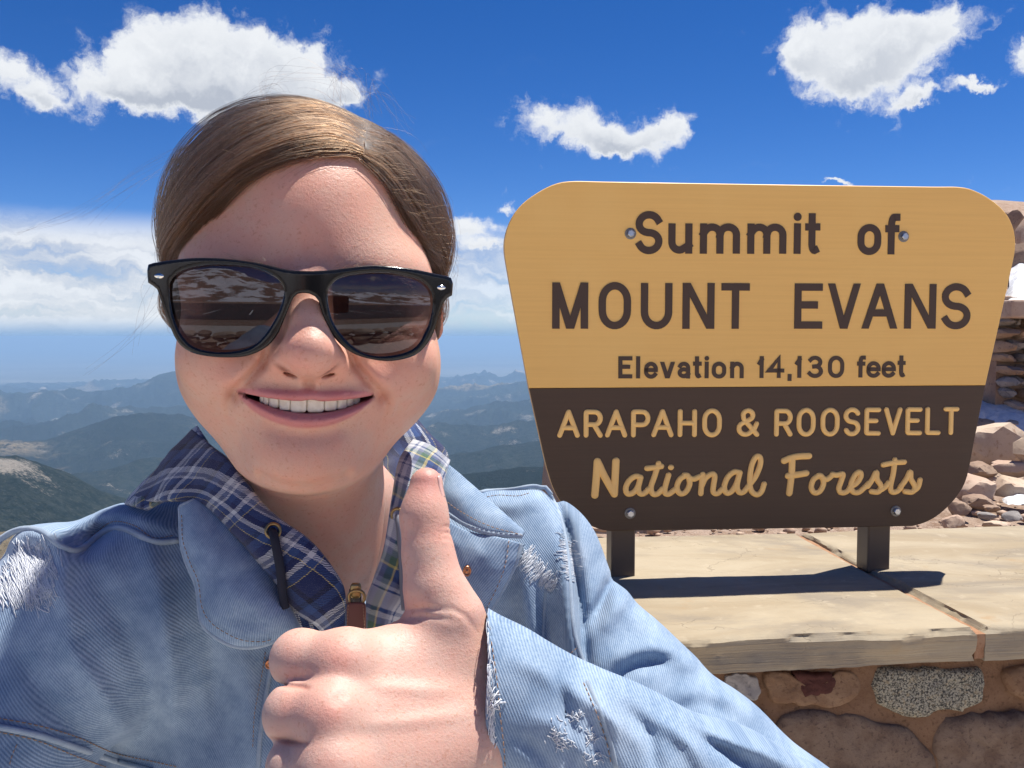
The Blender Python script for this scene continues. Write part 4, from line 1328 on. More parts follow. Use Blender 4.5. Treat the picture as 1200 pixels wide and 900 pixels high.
def paint_head(V):
    u, v = hproj(V.astype(np.float32))
    x, y, z = V.T
    ax = np.abs(x)
    base = np.array([0.63, 0.375, 0.275])
    C = np.tile(base, (len(V), 1))
    def lay(w, col):
        C[:] = C * (1 - w[:, None]) + np.array(col) * w[:, None]
    G = lambda cx, cz, sx, sz: np.exp(-((x - cx) / sx) ** 2 - ((z - cz) / sz) ** 2) * (y < 75)
    red = (0.66, 0.30, 0.24)
    lay(0.60 * G(0, -31, 15, 12), red); lay(0.45 * G(-36, -34, 20, 15), red); lay(0.45 * G(38, -34, 20, 15), red)
    lay(0.28 * G(0, -82, 24, 14), red); lay(0.40 * G(2, 38, 26, 26), red); lay(0.3 * G(0, 8, 30, 16), red)
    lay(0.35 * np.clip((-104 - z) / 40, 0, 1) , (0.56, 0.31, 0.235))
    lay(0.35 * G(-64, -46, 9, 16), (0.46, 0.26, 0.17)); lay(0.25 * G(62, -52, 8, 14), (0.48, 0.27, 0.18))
    # lips
    zu, zl = zu_lip(x - 0.8), zl_lip(x - 0.8)
    wid = np.clip(1 - (ax / 34.5) ** 3, 0, 1)
    up = np.clip((zu + 6.0 * wid ** 0.6 - z) / 0.9, 0, 1) * np.clip((z - zl) / 0.5 + 1, 0, 1)
    lo = np.clip((z - (zl - 7.6 * wid ** 0.7)) / 1.3, 0, 1) * np.clip((zu - z) / 0.5 + 1, 0, 1)
    lip = np.maximum(up, lo) * (ax < 35) * (y < 32) * np.clip((35 - ax) / 2, 0, 1)
    lay(0.92 * lip, (0.50, 0.185, 0.19))
    inner = ((z < zu + 0.5) & (z > zl - 0.5) & (ax < 34) & (y > 4.5) & (y < 45)).astype(float)
    lay(inner, (0.10, 0.02, 0.02))
    nost = np.exp(-((ax - 10.4) / 4.0) ** 2 - ((z + 36.6 - (ax - 10.4) * 0.6) / 1.5) ** 2) * (y < 10) * (y > -12)
    lay(0.85 * nost, (0.16, 0.05, 0.035))  # shade of the nostril slits painted into the skin colour
    # ear tips tinted orange: light glowing through, put into the colour
    lay(0.6 * (ax > 80) * (y > 75), (0.55, 0.20, 0.12))
    # brows (fine light-brown hairs are added on top)
    e, t = polyd(ax.astype(np.float32), z.astype(np.float32), [(12, 9), (26, 14), (42, 12), (54, 4)])
    lay(0.30 * np.exp(-(e / 3.0) ** 2) * (y < 60), (0.24, 0.14, 0.08))
    gloss = G(0, -28, 9, 12) + G(8, 66, 26, 16) + G(-2, -30, 8, 10)
    return C, gloss, u, v

HCOL, HGLOSS, HU, HVv = paint_head(HV)
# ---- the person (clothing and hair are parts)
P_BASE = c2w((-110, 640, 0)); P_BASE[2] = 0.0
person = empty('person', P_BASE, 'smiling person in a faded denim jacket and sunglasses giving a thumbs up', 'person')

# ------------------------------------------------------------------ hair
HE_C = np.array([0, 99, 30.0]); HE_R = np.array([76.5, 98.0, 79.5])
def hit_hair(u, v, R=HE_R):
    """front intersection of pixel rays with the hair volume, head frame"""
    u = np.asarray(u, float); v = np.asarray(v, float)
    r = np.stack([(u - 600) / F, np.ones_like(u), (450 - v) / F], -1)
    d = (r @ HR.T) / R; o = (c2h(np.zeros(3)) - HE_C) / R
    A = (d * d).sum(-1); B = (d * o).sum(-1); C_ = (o * o).sum() - 1
    disc = np.maximum(B * B - A * C_, 0)
    t = (-B - np.sqrt(disc)) / A
    return c2h(r * t[..., None])
HL = [(196, 322), (206, 306), (220, 289), (255, 244), (290, 209), (342, 185), (395, 178), (423, 181), (440, 197), (455, 214), (474, 250), (494, 292), (504, 318), (512, 340)]
def gpx(lst, R=HE_R): a = np.array(lst, float); return hit_hair(a[:, 0], a[:, 1], R)
R0 = np.array([74.0, 94.5, 78.0])
GUL = [np.vstack([gpx([(424, 180), (400, 176), (346, 183), (294, 206), (257, 241), (224, 286), (206, 316)], R0), [(-80, 92, -12), (-72, 130, -34)]]),
       np.vstack([gpx([(426, 166), (385, 153), (325, 168), (268, 207), (228, 256), (203, 300)]), [(-84, 95, -4), (-76, 132, -30)]]),
       np.vstack([gpx([(431, 150), (384, 131), (314, 144), (255, 186), (214, 240), (196, 288)]), [(-85, 100, 2), (-76, 135, -28)]]),
       np.array([(32, 62, 108), (-18, 66, 119), (-58, 80, 96), (-80, 92, 55), (-86, 100, 15), (-82, 120, -12), (-70, 150, -32)]),
       np.array([(26, 110, 118), (-25, 118, 118), (-66, 130, 85), (-83, 140, 40), (-80, 152, 5), (-60, 175, -25)]),
       np.array([(16, 165, 100), (-30, 170, 95), (-62, 172, 65), (-66, 178, 25), (-50, 188, -5), (-30, 195, -25)])]
GUR = [np.vstack([gpx([(424, 182), (441, 198), (456, 216), (475, 252), (494, 292), (506, 322)], R0), [(80, 92, -10), (74, 130, -34)]]),
       np.vstack([gpx([(428, 168), (456, 182), (484, 218), (504, 262), (517, 302)]), [(84, 95, -4), (76, 132, -30)]]),
       np.vstack([gpx([(433, 150), (466, 164), (496, 206), (514, 252), (524, 292)]), [(85, 100, 2), (76, 135, -28)]]),
       np.array([(32, 62, 108), (52, 72, 100), (72, 84, 76), (84, 95, 42), (86, 104, 10), (82, 124, -14), (70, 150, -32)]),
       np.array([(26, 110, 118), (50, 120, 108), (74, 132, 76), (84, 142, 36), (80, 154, 4), (60, 175, -25)]),
       np.array([(16, 165, 100), (40, 170, 92), (62, 172, 62), (66, 178, 25), (50, 188, -5), (30, 195, -25)])]
NP = 26
GUL = np.array([catmull(a, NP) for a in GUL]); GUR = np.array([catmull(a, NP) for a in GUR])

def strands(GU, n, seed, dens_front=1.0):
    r_ = np.random.default_rng(seed)
    s = r_.uniform(0, 1, n) ** 1.15 * (len(GU) - 1)
    cl = np.floor(s * 26) / 26 + 0.5 / 26                       # locks
    i = np.clip(s.astype(int), 0, len(GU) - 2); f = (s - i)[:, None, None]
    P = GU[i] * (1 - f) + GU[i + 1] * f
    t = np.linspace(0, 1, NP)[None, :]
    # clumping toward the lock centre line
    ic = np.clip(cl.astype(int), 0, len(GU) - 2); fc = (np.clip(cl, 0, len(GU) - 1.0001) - ic)[:, None, None]
    Pc = GU[ic] * (1 - fc) + GU[ic + 1] * fc
    k = (0.45 * np.clip(t * 1.6, 0, 1) * r_.uniform(0.2, 1.0, n)[:, None])[..., None]
    P = P * (1 - k) + Pc * k
    # push out from the skull, layered
    N = (P - HE_C) / HE_R ** 2; N /= np.linalg.norm(N, axis=2)[..., None]
    q = np.linalg.norm((P - HE_C) / HE_R, axis=2)[..., None]
    surf = HE_C + (P - HE_C) / q                                 # on the volume surface
    w = np.clip(s[:, None, None] * 1.3, 0, 1)
    P = P * (1 - w) + surf * w
    lay_ = r_.uniform(-3.4, 1.0, n)[:, None]
    ph = r_.uniform(0, 6.28, (n, 3)); am = r_.uniform(0.1, 0.9, n)
    fs = np.clip(s[:, None] * 1.1 + 0.18, 0, 1)
    lift = fs * lay_ * np.clip(t * 5, 0.0, 1) + fs * 2.8 * np.sin(np.pi * np.clip(t * 1.3, 0, 1)) * np.sin(cl[:, None] * 37.0)
    P = P + N * lift[..., None]
    B = np.cross(np.gradient(P, axis=1), N); B /= np.linalg.norm(B, axis=2)[..., None] + 1e-9
    wob = am[:, None] * (np.sin(t * 7 + ph[:, :1]) + 0.6 * np.sin(t * 15 + ph[:, 1:2])) * np.clip(t * 3, 0, 1)
    P = P + B * (wob + (r_.normal(0, 1.5, n) + 2.2 * (r_.uniform(0, 1, n) < 0.12) * r_.normal(0, 1, n))[:, None])[..., None]
    stray = (r_.uniform(0, 1, n) < 0.10)[:, None] * r_.uniform(1, 9, n)[:, None] * np.sin(np.pi * t) ** 2
    P = P + N * stray[..., None]
    lk = np.floor(s * 26).astype(int)
    tone = 0.55 * r_.uniform(0, 1, 400)[lk % 400] + 0.45 * r_.uniform(0, 1, n)
    return P, tone

def hair_mat(name, c, rough=0.32):
    m = bpy.data.materials.new(name); m.use_nodes = True
    t = m.node_tree
    for nd in list(t.nodes): t.nodes.remove(nd)
    g = NT(t); out = g.n('ShaderNodeOutputMaterial')
    hb = g.n('ShaderNodeBsdfHairPrincipled')
    try: hb.parametrization = 'COLOR'
    except Exception: pass
    inf = g.n('ShaderNodeHairInfo')
    col = g.mix(g.ss(g.attr('tone')[2], 0.15, 0.95), (c[0] * 0.38, c[1] * 0.36, c[2] * 0.34), (c[0] * 2.1, c[1] * 2.1, c[2] * 2.1))
    g.put(hb.inputs['Color'], col)
    hb.inputs['Roughness'].default_value = rough
    hb.inputs['Radial Roughness'].default_value = 0.45
    hb.inputs['Random Roughness'].default_value = 0.15
    t.links.new(hb.outputs[0], out.inputs[0])
    return m
M['hair'] = hair_mat('brown_hair', (0.036, 0.0155, 0.0068), 0.40)

def hair_obj(name, paths, rad, mat, parent, tone=None):
    """paths: list of (k,3) arrays in world metres"""
    cu = bpy.data.hair_curves.new(name)
    cu.add_curves([len(p) for p in paths])
    pts = np.vstack(paths).astype(np.float32)
    cu.points.foreach_set('position', pts.ravel())
    rr = np.concatenate([np.linspace(1.0, 0.55, len(p)) * r for p, r in zip(paths, np.broadcast_to(rad, (len(paths),)))]).astype(np.float32)
    cu.points.foreach_set('radius', rr)
    at = cu.attributes.new('tone', 'FLOAT', 'CURVE')
    at.data.foreach_set('value', np.asarray(tone if tone is not None else rng.uniform(0, 1, len(paths)), np.float32))
    cu.materials.append(mat)
    o = bpy.data.objects.new(name, cu); COL.objects.link(o)
    o.parent = parent
    if parent.type == 'EMPTY': o.matrix_parent_inverse = Matrix.Translation(parent.location).inverted()
    return o

def build_hair(body):
    paths = []; tones = []
    for GU, n, sd in ((GUL, 12000, 3), (GUR, 9000, 4)):
        P, tn = strands(GU, n, sd); tones.append(tn)
        W3 = c2w(h2c(P.reshape(-1, 3))).reshape(P.shape)
        paths += list(W3)
    # short baby hairs along the hairline
    r_ = np.random.default_rng(9)
    hl = catmull(np.array(HL, float), 200)
    for k in range(900):
        i = r_.integers(20, 185); u, v = hl[i] + r_.normal(0, 4.5, 2)
        p0 = hit_hair(np.array([u]), np.array([v]), np.array([72.2, 92.7, 76.7]))[0]
        side = -1 if u < 424 else 1
        dirn = np.array([side * r_.uniform(.5, 1), r_.uniform(0, .6), r_.uniform(-.8, .35)]); dirn /= np.linalg.norm(dirn)
        L = r_.uniform(5, 22); t = np.linspace(0, 1, 9)[:, None]
        N = (p0 - HE_C) / HE_R ** 2; N /= np.linalg.norm(N)
        p = p0 + dirn * L * t + N * (1.5 * t + 0.8 * np.sin(t * 3)) + np.array([0, 0, -0.12]) * L * t * t
        # keep it on the head
        q = np.linalg.norm((p - HE_C) / np.array([72.0, 92.5, 76.5]), axis=1)
        p = np.where((q < 1)[:, None], HE_C + (p - HE_C) / q[:, None], p)
        paths.append(c2w(h2c(p)))
    rad = np.full(len(paths), 0.000095); rad[-900:] = 0.00004
    o = hair_obj('hair', paths, rad, M['hair'], person, np.concatenate(tones + [np.full(900, 0.6)]))
    tag(o, 'brown hair parted off-centre and pulled back')
    # wind-blown flyaway strands
    fl = []
    def fly(u0, v0, y0, pts, n, sp):
        for _ in range(n):
            q = [hit_hair(np.array([u0 + r_.normal(0, 6)]), np.array([v0 + r_.normal(0, 6)]))[0]]
            for (u, v, yy) in pts:
                q.append(hpx(u + r_.normal(0, sp), v + r_.normal(0, sp), yy + r_.normal(0, 10)))
            fl.append(c2w(h2c(catmull(np.array(q), 30))))
    fly(250, 190, 0, [(215, 175, 110), (160, 200, 100), (95, 245, 90), (20, 275, 90)], 5, 5)
    fly(240, 200, 0, [(210, 190, 110), (150, 225, 100), (105, 258, 95)], 4, 6)
    fly(196, 305, 0, [(188, 335, 80), (192, 365, 70), (202, 390, 62)], 4, 3)
    fly(196, 310, 0, [(186, 350, 90), (150, 400, 90), (95, 438, 90)], 3, 6)
    fly(200, 300, 0, [(180, 330, 90), (165, 370, 95), (160, 410, 95)], 3, 8)
    fly(320, 140, 0, [(310, 95, 100), (360, 82, 100), (405, 98, 100)], 8, 9)
    fly(400, 125, 0, [(392, 88, 100), (412, 84, 95), (435, 122, 95)], 12, 8)
    fly(440, 140, 0, [(430, 95, 90), (452, 118, 90), (478, 150, 90)], 9, 8)
    fly(350, 130, 0, [(320, 105, 100), (285, 118, 100), (250, 145, 100)], 8, 8)
    fly(500, 215, 0, [(516, 235, 90), (528, 265, 90), (534, 300, 90)], 9, 5)
    fly(520, 290, 0, [(531, 310, 90), (535, 330, 90), (528, 352, 90)], 6, 4)
    for _ in range(70):                                          # short frizz on top, catching the sun
        u = r_.uniform(250, 505); v = 130 + ((u - 345) / 90) ** 2 * 26 + r_.normal(6, 9)
        a = hit_hair(np.array([u]), np.array([v]))[0]
        N = (a - HE_C) / HE_R ** 2; N /= np.linalg.norm(N)
        T = np.array([-1.0 if u < 424 else 1.0, 0.3, -0.15]) + r_.normal(0, 0.35, 3); T = T - N * (T @ N); T /= np.linalg.norm(T)
        L = r_.uniform(8, 30); t = np.linspace(0, 1, 10)[:, None]
        fl.append(c2w(h2c(a + N * L * 0.22 * np.sin(t * 2.6) + T * L * t)))
    o2 = hair_obj('flyaway_strand', fl, 0.000045, M['hair'], person)
    # brows
    br_ = []
    for sgn in (-1, 1):
        for _ in range(260):
            t0 = r_.uniform(0, 1)
            base = catmull(np.array([(12, 8.5), (26, 13.5), (42, 12), (55, 4)]), 40)
            i = int(t0 * 38); q = base[i] + r_.normal(0, 1.5, 2)
            tg = base[i + 1] - base[i]; tg /= np.linalg.norm(tg)
            L = r_.uniform(4, 8)
            br_.append((sgn * q[0], q[1], sgn * tg[0], tg[1] + r_.uniform(-.2, .6), L))
    pts = np.array([(a, -20, b) for a, b, *_ in br_], np.float32)
    y = np.full(len(pts), -20.0, np.float32)
    for _ in range(40):
        y = y + head_fn(np.stack([pts[:, 0], y, pts[:, 2]], 1)) * 0.8
    lst = []
    for (a, b, tx, tz, L), yy in zip(br_, y):
        t = np.linspace(0, 1, 5)[:, None]
        p = np.array([a, yy, b]) + np.array([tx, 0.25, tz]) * L * t + np.array([0, -0.9, 0]) * np.sin(t * 3.1)
        lst.append(c2w(h2c(p)))
    M['brow'] = hair_mat('light_brow_hair', (0.22, 0.13, 0.07))
    hair_obj('eyebrows', lst, 0.00004, M['brow'], person)

def scalp_weight(V, u, v):
    hl = np.array(HL, float)
    hv = np.interp(u, hl[:, 0], hl[:, 1])
    w = np.clip((hv - 1.0 - v) / 6.0, 0, 1)
    w = np.where((u < 200) | (u > 508), np.clip((V[:, 2] + 8) / 10, 0, 1), w)
    w = np.where(V[:, 1] > 78, np.clip((V[:, 2] + 45) / 15, 0, 1), w)
    w = np.where((np.abs(V[:, 0]) > 80) & (V[:, 2] < 22) , 0, w)
    part = np.exp(-((u - 424 - (180 - v) * 0.18) / 4.0) ** 2) * np.clip((v - 150) / 12, 0, 1)
    return w * (1 - 0.45 * part * (V[:, 1] < 70))
sw_ = scalp_weight(HV, HU, HVv)
_n = fbm(HV * 0.35, 3, 4)
sw_ = np.clip(sw_ + (_n - 0.5) * 0.5 * (sw_ > 0.02) * (sw_ < 0.98), 0, 1)
HCOL = HCOL * (1 - sw_[:, None]) + np.array([0.10, 0.055, 0.032]) * sw_[:, None]

# ------------------------------------------------------------------ teeth
def superbox(c, r, e=0.42, n=9):
    V = []; Fs = []; 
    u = np.linspace(-math.pi / 2, math.pi / 2, n); w = np.linspace(-math.pi, math.pi, 2 * n, endpoint=False)
    sg = lambda a: math.copysign(abs(a) ** e, a)
    for a in u:
        for b in w:
            V.append((c[0] + r[0] * sg(math.cos(a)) * sg(math.cos(b)), c[1] + r[1] * sg(math.cos(a)) * sg(math.sin(b)), c[2] + r[2] * sg(math.sin(a))))
    k = len(w)
    for i in range(n - 1):
        for j in range(k):
            Fs.append((i * k + j, i * k + (j + 1) % k, (i + 1) * k + (j + 1) % k, (i + 1) * k + j))
    return np.array(V), Fs
def tooth_mat():
    m, g, b, o = material('tooth_enamel')
    co = objco(g)
    c = g.mix(g.ss(g.noise(g.v('SCALE', co, scale=1000.0), 0.3, 3, 0.5), 0.35, 0.7), (0.84, 0.78, 0.66), (0.74, 0.66, 0.53))
    setp(g, b, color=c, rough=0.22, sss=0.2, sssr=(1, 0.8, 0.6), ssss=0.002)
    return m
M['tooth'] = tooth_mat()
def build_teeth(body):
    xb = [(359.5, 378.5, 484.2), (378.5, 392.9, 482.4), (392.9, 403.5, 480.6), (403.5, 411.3, 477), (411.3, 418.5, 474),
          (341.2, 359.5, 484.0), (328.8, 341.2, 481.6), (317.8, 328.8, 478.6), (312.2, 317.8, 475.5), (307.5, 312.2, 472.5)]
    tr_ = np.random.default_rng(2)
    for a, b, vb in xb:
        vb = vb + tr_.uniform(-0.5, 0.5)
        yy0 = 2.0
        for _ in range(3):
            pa = hpx(a, vb, yy0); pb = hpx(b, vb, yy0)
            xm = (pa[0] + pb[0]) / 2; yy0 = -1.5 + 0.0165 * xm * xm
        w = (pb[0] - pa[0]) / 2; zb = (pa[2] + pb[2]) / 2
        slope = math.atan(2 * 0.0165 * xm)
        V, Fs = superbox((0, 0, 0), (w / math.cos(slope) * 1.04, 3.2, 5.5), 0.33)
        V[:, 0] *= 1 + 0.05 * (-V[:, 2] / 5.5)
        c, s = math.cos(slope), math.sin(slope)
        X = V[:, 0] * c - V[:, 1] * s; Y = V[:, 0] * s + V[:, 1] * c
        tl = tr_.uniform(-0.03, 0.03)
        P = np.stack([X + xm + tl * V[:, 2], Y + yy0 + 3.2 + tr_.uniform(-0.3, 0.3), V[:, 2] + zb + 5.5 + tl * V[:, 0]], 1)
        link('tooth', mesh('tooth', c2w(h2c(P)), Fs), M['tooth'], body)

# ------------------------------------------------------------------ sunglasses (worn: a thing of its own)
G_OUT = [(173.7, 310), (185, 307.4), (196.7, 305.6), (224, 302.5), (251.7, 302.5), (279, 304.7), (306.7, 309), (336, 316), (352, 317.4), (370.8, 317.5), (393, 315.8), (418, 312.5), (443, 311), (476.7, 314), (506.7, 320), (529, 325.8),
         (530.4, 335), (529.7, 346.7), (525, 348.5), (519.5, 355), (515, 368), (506.7, 393), (493, 411.7), (476.7, 420), (453, 423.3), (426.7, 419), (406.7, 410), (390, 393.3), (378.5, 370), (373.5, 353), (368, 346.5), (360, 343.5), (350, 344), (344, 348.5), (339, 360), (332, 377), (325, 392.7), (312, 407), (292, 416.5), (270, 419), (242.5, 417.4), (222, 412), (207.7, 400), (196.7, 376), (188, 350), (184, 338.5), (180, 335), (174.2, 333), (172.6, 322)]
G_L = [(199.4, 332), (204, 324.8), (215, 316.6), (242.5, 310.5), (270, 310.5), (297.5, 313.8), (319.5, 323), (330.5, 334), (332.3, 346.8), (325, 368.8), (310, 392.7), (292, 407.3), (262.7, 412.8), (233, 409), (216.8, 398), (205.8, 378), (200, 354)]
G_R = [(384, 345), (386.7, 336.7), (396.7, 326.7), (415, 321.7), (440, 319.7), (463, 320.8), (490, 327.5), (503, 338), (507, 351.7), (505, 370), (498, 390), (486.7, 406.7), (468, 415), (443, 417.5), (423, 412.5), (405, 398), (391.7, 380), (385.8, 361.7)]
def poly_sd(u, v, P):
    P = np.asarray(P, np.float32); n = len(P)
    d = np.full(u.shape, 1e9, np.float32); s = np.ones(u.shape, np.float32)
    for i in range(n):
        a, b = P[i], P[i - 1]; e = b - a
        wx, wy = u - a[0], v - a[1]
        t = np.clip((wx * e[0] + wy * e[1]) / (e @ e), 0, 1)
        d = np.minimum(d, (wx - t * e[0]) ** 2 + (wy - t * e[1]) ** 2)
        c1 = v >= a[1]; c2 = v < b[1]; c3 = e[0] * wy > e[1] * wx
        fl = (c1 & c2 & c3) | (~c1 & ~c2 & ~c3)
        s = np.where(fl, -s, s)
    return s * np.sqrt(d)
G_OUT_S = catmull(np.array(G_OUT, float), 130, closed=True)
G_L_S = catmull(np.array(G_L, float), 70, closed=True); G_R_S = catmull(np.array(G_R, float), 70, closed=True)
def gl_y(x): return -9.0 + 0.0021 * x * x
KP = 430.0 / F
def frame_sdf(p):
    u, v = hproj(p)
    d2 = np.maximum(poly_sd(u, v, G_OUT_S), -np.minimum(poly_sd(u, v, G_L_S), poly_sd(u, v, G_R_S))) * KP
    r = 1.3
    t = 2.4 + 0.9 * gau(p[:, 0], 10) 
    a = d2 + r; b = np.abs(p[:, 1] - gl_y(p[:, 0]) - 0.4) - t + r
    return np.minimum(np.maximum(a, b), 0) + np.sqrt(np.maximum(a, 0) ** 2 + np.maximum(b, 0) ** 2) - r
def fill_poly(poly, step):
    """Triangulated fill of a pixel polygon: boundary + jitter-free grid. Returns 2D points and triangles."""
    poly = np.asarray(poly, float); n = len(poly)
    lo, hi = poly.min(0), poly.max(0)
    gx, gy = np.meshgrid(np.arange(lo[0], hi[0], step), np.arange(lo[1], hi[1], step))
    q = np.stack([gx.ravel() + (np.arange(gy.size) // gx.shape[1] % 2) * step * 0.5, gy.ravel()], 1)
    sd = poly_sd(q[:, 0].astype(np.float32), q[:, 1].astype(np.float32), poly)
    q = q[sd < -step * 0.45]
    pts = [Vector(p) for p in np.vstack([poly, q])]
    r = delaunay_2d_cdt(pts, [], [list(range(n))], 1, 1e-5)
    return np.array([v[:] for v in r[0]]), [tuple(f) for f in r[2]]
def lens_mat():
    m = bpy.data.materials.new('dark_tinted_lens'); m.use_nodes = True
    t = m.node_tree
    for nd in list(t.nodes): t.nodes.remove(nd)
    g = NT(t); out = g.n('ShaderNodeOutputMaterial')
    fr = g.n('ShaderNodeFresnel', ins={'IOR': 1.6})
    tr = g.n('ShaderNodeBsdfTransparent'); tr.inputs[0].default_value = (0.13, 0.11, 0.12, 1)
    gl = g.n('ShaderNodeBsdfGlossy'); gl.inputs['Roughness'].default_value = 0.01; gl.inputs[0].default_value = (0.9, 0.9, 1, 1)
    mx = g.n('ShaderNodeMixShader')
    t.links.new(fr.outputs[0], mx.inputs[0]); t.links.new(tr.outputs[0], mx.inputs[1]); t.links.new(gl.outputs[0], mx.inputs[2])
    t.links.new(mx.outputs[0], out.inputs[0])
    return m
def build_glasses():
    M['black_plastic'] = plain('glossy_black_plastic', (0.008, 0.008, 0.009), 0.14, spec=0.36)
    M['lens'] = lens_mat()
    base = c2w(h2c((0, -6, -4)))
    g_ = empty('sunglasses', base, 'glossy black plastic sunglasses with dark lenses worn by the person', 'sunglasses')
    V, Q = surface_nets(frame_sdf, (-88, -14, -44), (88, 16, 28), 0.7, coarse=5)
    link('frame', mesh('frame', c2w(h2c(V)), Q), M['black_plastic'], g_)
    for poly in (G_L_S, G_R_S):
        c = poly.mean(0)
        big = c + (poly - c) * 1.022
        p2, tr = fill_poly(big, 3.0)
        yy = np.zeros(len(p2))
        for _ in range(4):
            P = hpx(p2[:, 0], p2[:, 1], yy) if False else np.array([hpx(a, b, y) for (a, b), y in zip(p2, yy)])
            yy = gl_y(P[:, 0]) + 0.4 + 0.0035 * (P[:, 2] + 6) ** 2
        P = np.array([hpx(a, b, y) for (a, b), y in zip(p2, yy)])
        n = len(P)
        me = mesh('lens', c2w(h2c(P)), [t[::-1] for t in tr])
        bm = bmesh.new(); bm.from_mesh(me); bmesh.ops.recalc_face_normals(bm, faces=bm.faces); bm.to_mesh(me); bm.free()
        link('lens', me, M['lens'], g_)
    for sg in (-1, 1):
        hin = hpx(180.5 if sg < 0 else 522.5, 322 if sg < 0 else 336, 8.0)
        path = catmull(np.array([hin, hin + np.array([sg * 0.3, 14, 0]), (sg * 79, 60, 6), (sg * 80, 95, 4), (sg * 79, 118, -8), (sg * 77, 134, -22)]), 40)
        V, Fs = tube(path, np.linspace(4.6, 3.2, 40), 12, flat=1.0, up=(0, 0, 1))
        V = np.array(V)
        # flatten the bar sideways
        ctr = np.repeat(path, 12, 0); V[:, 0] = ctr[:, 0] + (V[:, 0] - ctr[:, 0]) * 0.42
        link('temple_arm', mesh('temple_arm', c2w(h2c(V)), Fs), M['black_plastic'], g_)
    M['silver'] = plain('silver_rivet', (0.75, 0.74, 0.70), 0.22, 1.0)
    for u, v in ((187, 323.4), (516.7, 337)):
        yy = 0.0
        for _ in range(4):
            p = hpx(u, v, yy); yy = gl_y(p[0]) - 2.1
        V, Fs = superbox((0, 0, 0), (2.5, 0.9, 1.35), 1.25, 9)
        link('rivet', mesh('rivet', c2w(h2c(V + hpx(u, v, yy))), Fs), M['silver'], g_)
# ================================================================== the raised thumb hand
def pt(u, v, d): return px(u, v, d)
HAND = dict(
    idx=[pt(400, 778, 386), pt(352, 772, 393), pt(358, 782, 424), pt(398, 790, 430)],
    mid=[pt(385, 840, 368), pt(346, 836, 377), pt(352, 846, 410), pt(392, 850, 420)],
    rin=[pt(388, 900, 358), pt(349, 897, 368), pt(355, 905, 400), pt(392, 908, 410)],
    pin=[pt(400, 952, 352), pt(366, 946, 362), pt(370, 952, 390), pt(398, 954, 402)],
)
def hand_sdf(p):
    p = p.astype(np.float32)
    d = None
    fr = {'idx': (13.0, 11.2, 9.6, 8.6), 'mid': (12.8, 11.4, 9.8, 8.8), 'rin': (12.0, 10.8, 9.4, 8.4), 'pin': (10, 9.3, 8.2, 7.6)}
    fing = None
    for k, r in fr.items():
        e = s_path(p, HAND[k], r, 5)
        e = smin(e, s_ell(p, HAND[k][1] + np.array([0, -1.5, 0]), (r[1] * 0.98, r[1] * 1.0, r[1] * 0.98)), 6)   # knuckle of the bent joint
        fing = e if fing is None else smin(fing, e, 2.2)
    # back of the hand
    dor = None
    wr = [pt(580, 792, 420), pt(582, 820, 410), pt(584, 848, 402), pt(585, 872, 398)]
    for k, w, r in zip(('idx', 'mid', 'rin', 'pin'), wr, (13.5, 13.5, 13, 12)):
        e = s_cap(p, HAND[k][0] + np.array([3, 4.5, 0]), w + np.array([0, 4, 0]), r - 0.5, 17)
        dor = e if dor is None else smin(dor, e, 16)
    dor = smin(dor, s_cap(p, pt(500, 860, 418), pt(590, 842, 420), 24, 25), 14)            # palm side
    dor = smin(dor, s_cap(p, pt(588, 840, 420), pt(690, 900, 430), 26, 28), 18)            # wrist and forearm
    d = smin(dor, fing, 7)
    # knuckles
    for k, a in (('idx', 2.0), ('mid', 2.6), ('rin', 2.2)):
        d = smin(d, s_ell(p, HAND[k][0] + np.array([1, -2.0, 1]), (9.0, 9.0, 8.0)), 12)
    # thumb
    T = [pt(554, 800, 418), pt(527, 726, 413), pt(509, 689, 415), pt(501.5, 647, 419), pt(497, 604, 423), pt(499.5, 567, 427)]
    th = s_path(p, T, (17.5, 14.6, 12.6, 10.5, 9.8, 7.7), 8)
    web = s_cap(p, pt(515, 740, 412), pt(440, 774, 404), 11.0, 10)
    th = smin(th, web, 12)
    d = smin(d, th, 10)
    d = smin(d, s_cap(p, pt(540, 778, 411), pt(410, 797, 393), 15, 12), 12)                # first web muscle
    u, v = proj(p)
    fr_ = np.clip((445 - p[:, 1]) / 20, 0, 1)
    b = 0
    def line(pts, a, s):
        e, t = polyd(u, v, pts)
        return a * np.exp(-(e / s) ** 2) * np.sin(np.pi * np.clip(t * 0.9 + 0.05, 0, 1))
    b = b + line([(515, 618), (524, 617), (531, 620)], -0.5, 2.2) + line([(513, 625), (523, 624), (531, 627)], -0.6, 2.2) + line([(515, 631), (523, 631), (530, 633)], -0.35, 2)
    b = b + line([(470, 716), (500, 712), (530, 716)], -0.9, 4) + line([(460, 728), (495, 722), (538, 728)], -0.7, 4) + line([(520, 708), (545, 722), (560, 742)], -0.6, 4)
    b = b + line([(362, 806), (342, 804), (318, 801)], -1.4, 3) + line([(360, 871), (340, 869), (318, 864)], -1.4, 3)
    b = b + line([(420, 800), (470, 806), (540, 810)], 0.7, 9) + line([(415, 850), (480, 845), (550, 836)], 0.7, 9)
    b = b + line([(405, 808), (395, 820), (400, 830)], -0.8, 7)
    d = d - b * fr_
    return d * 0.9

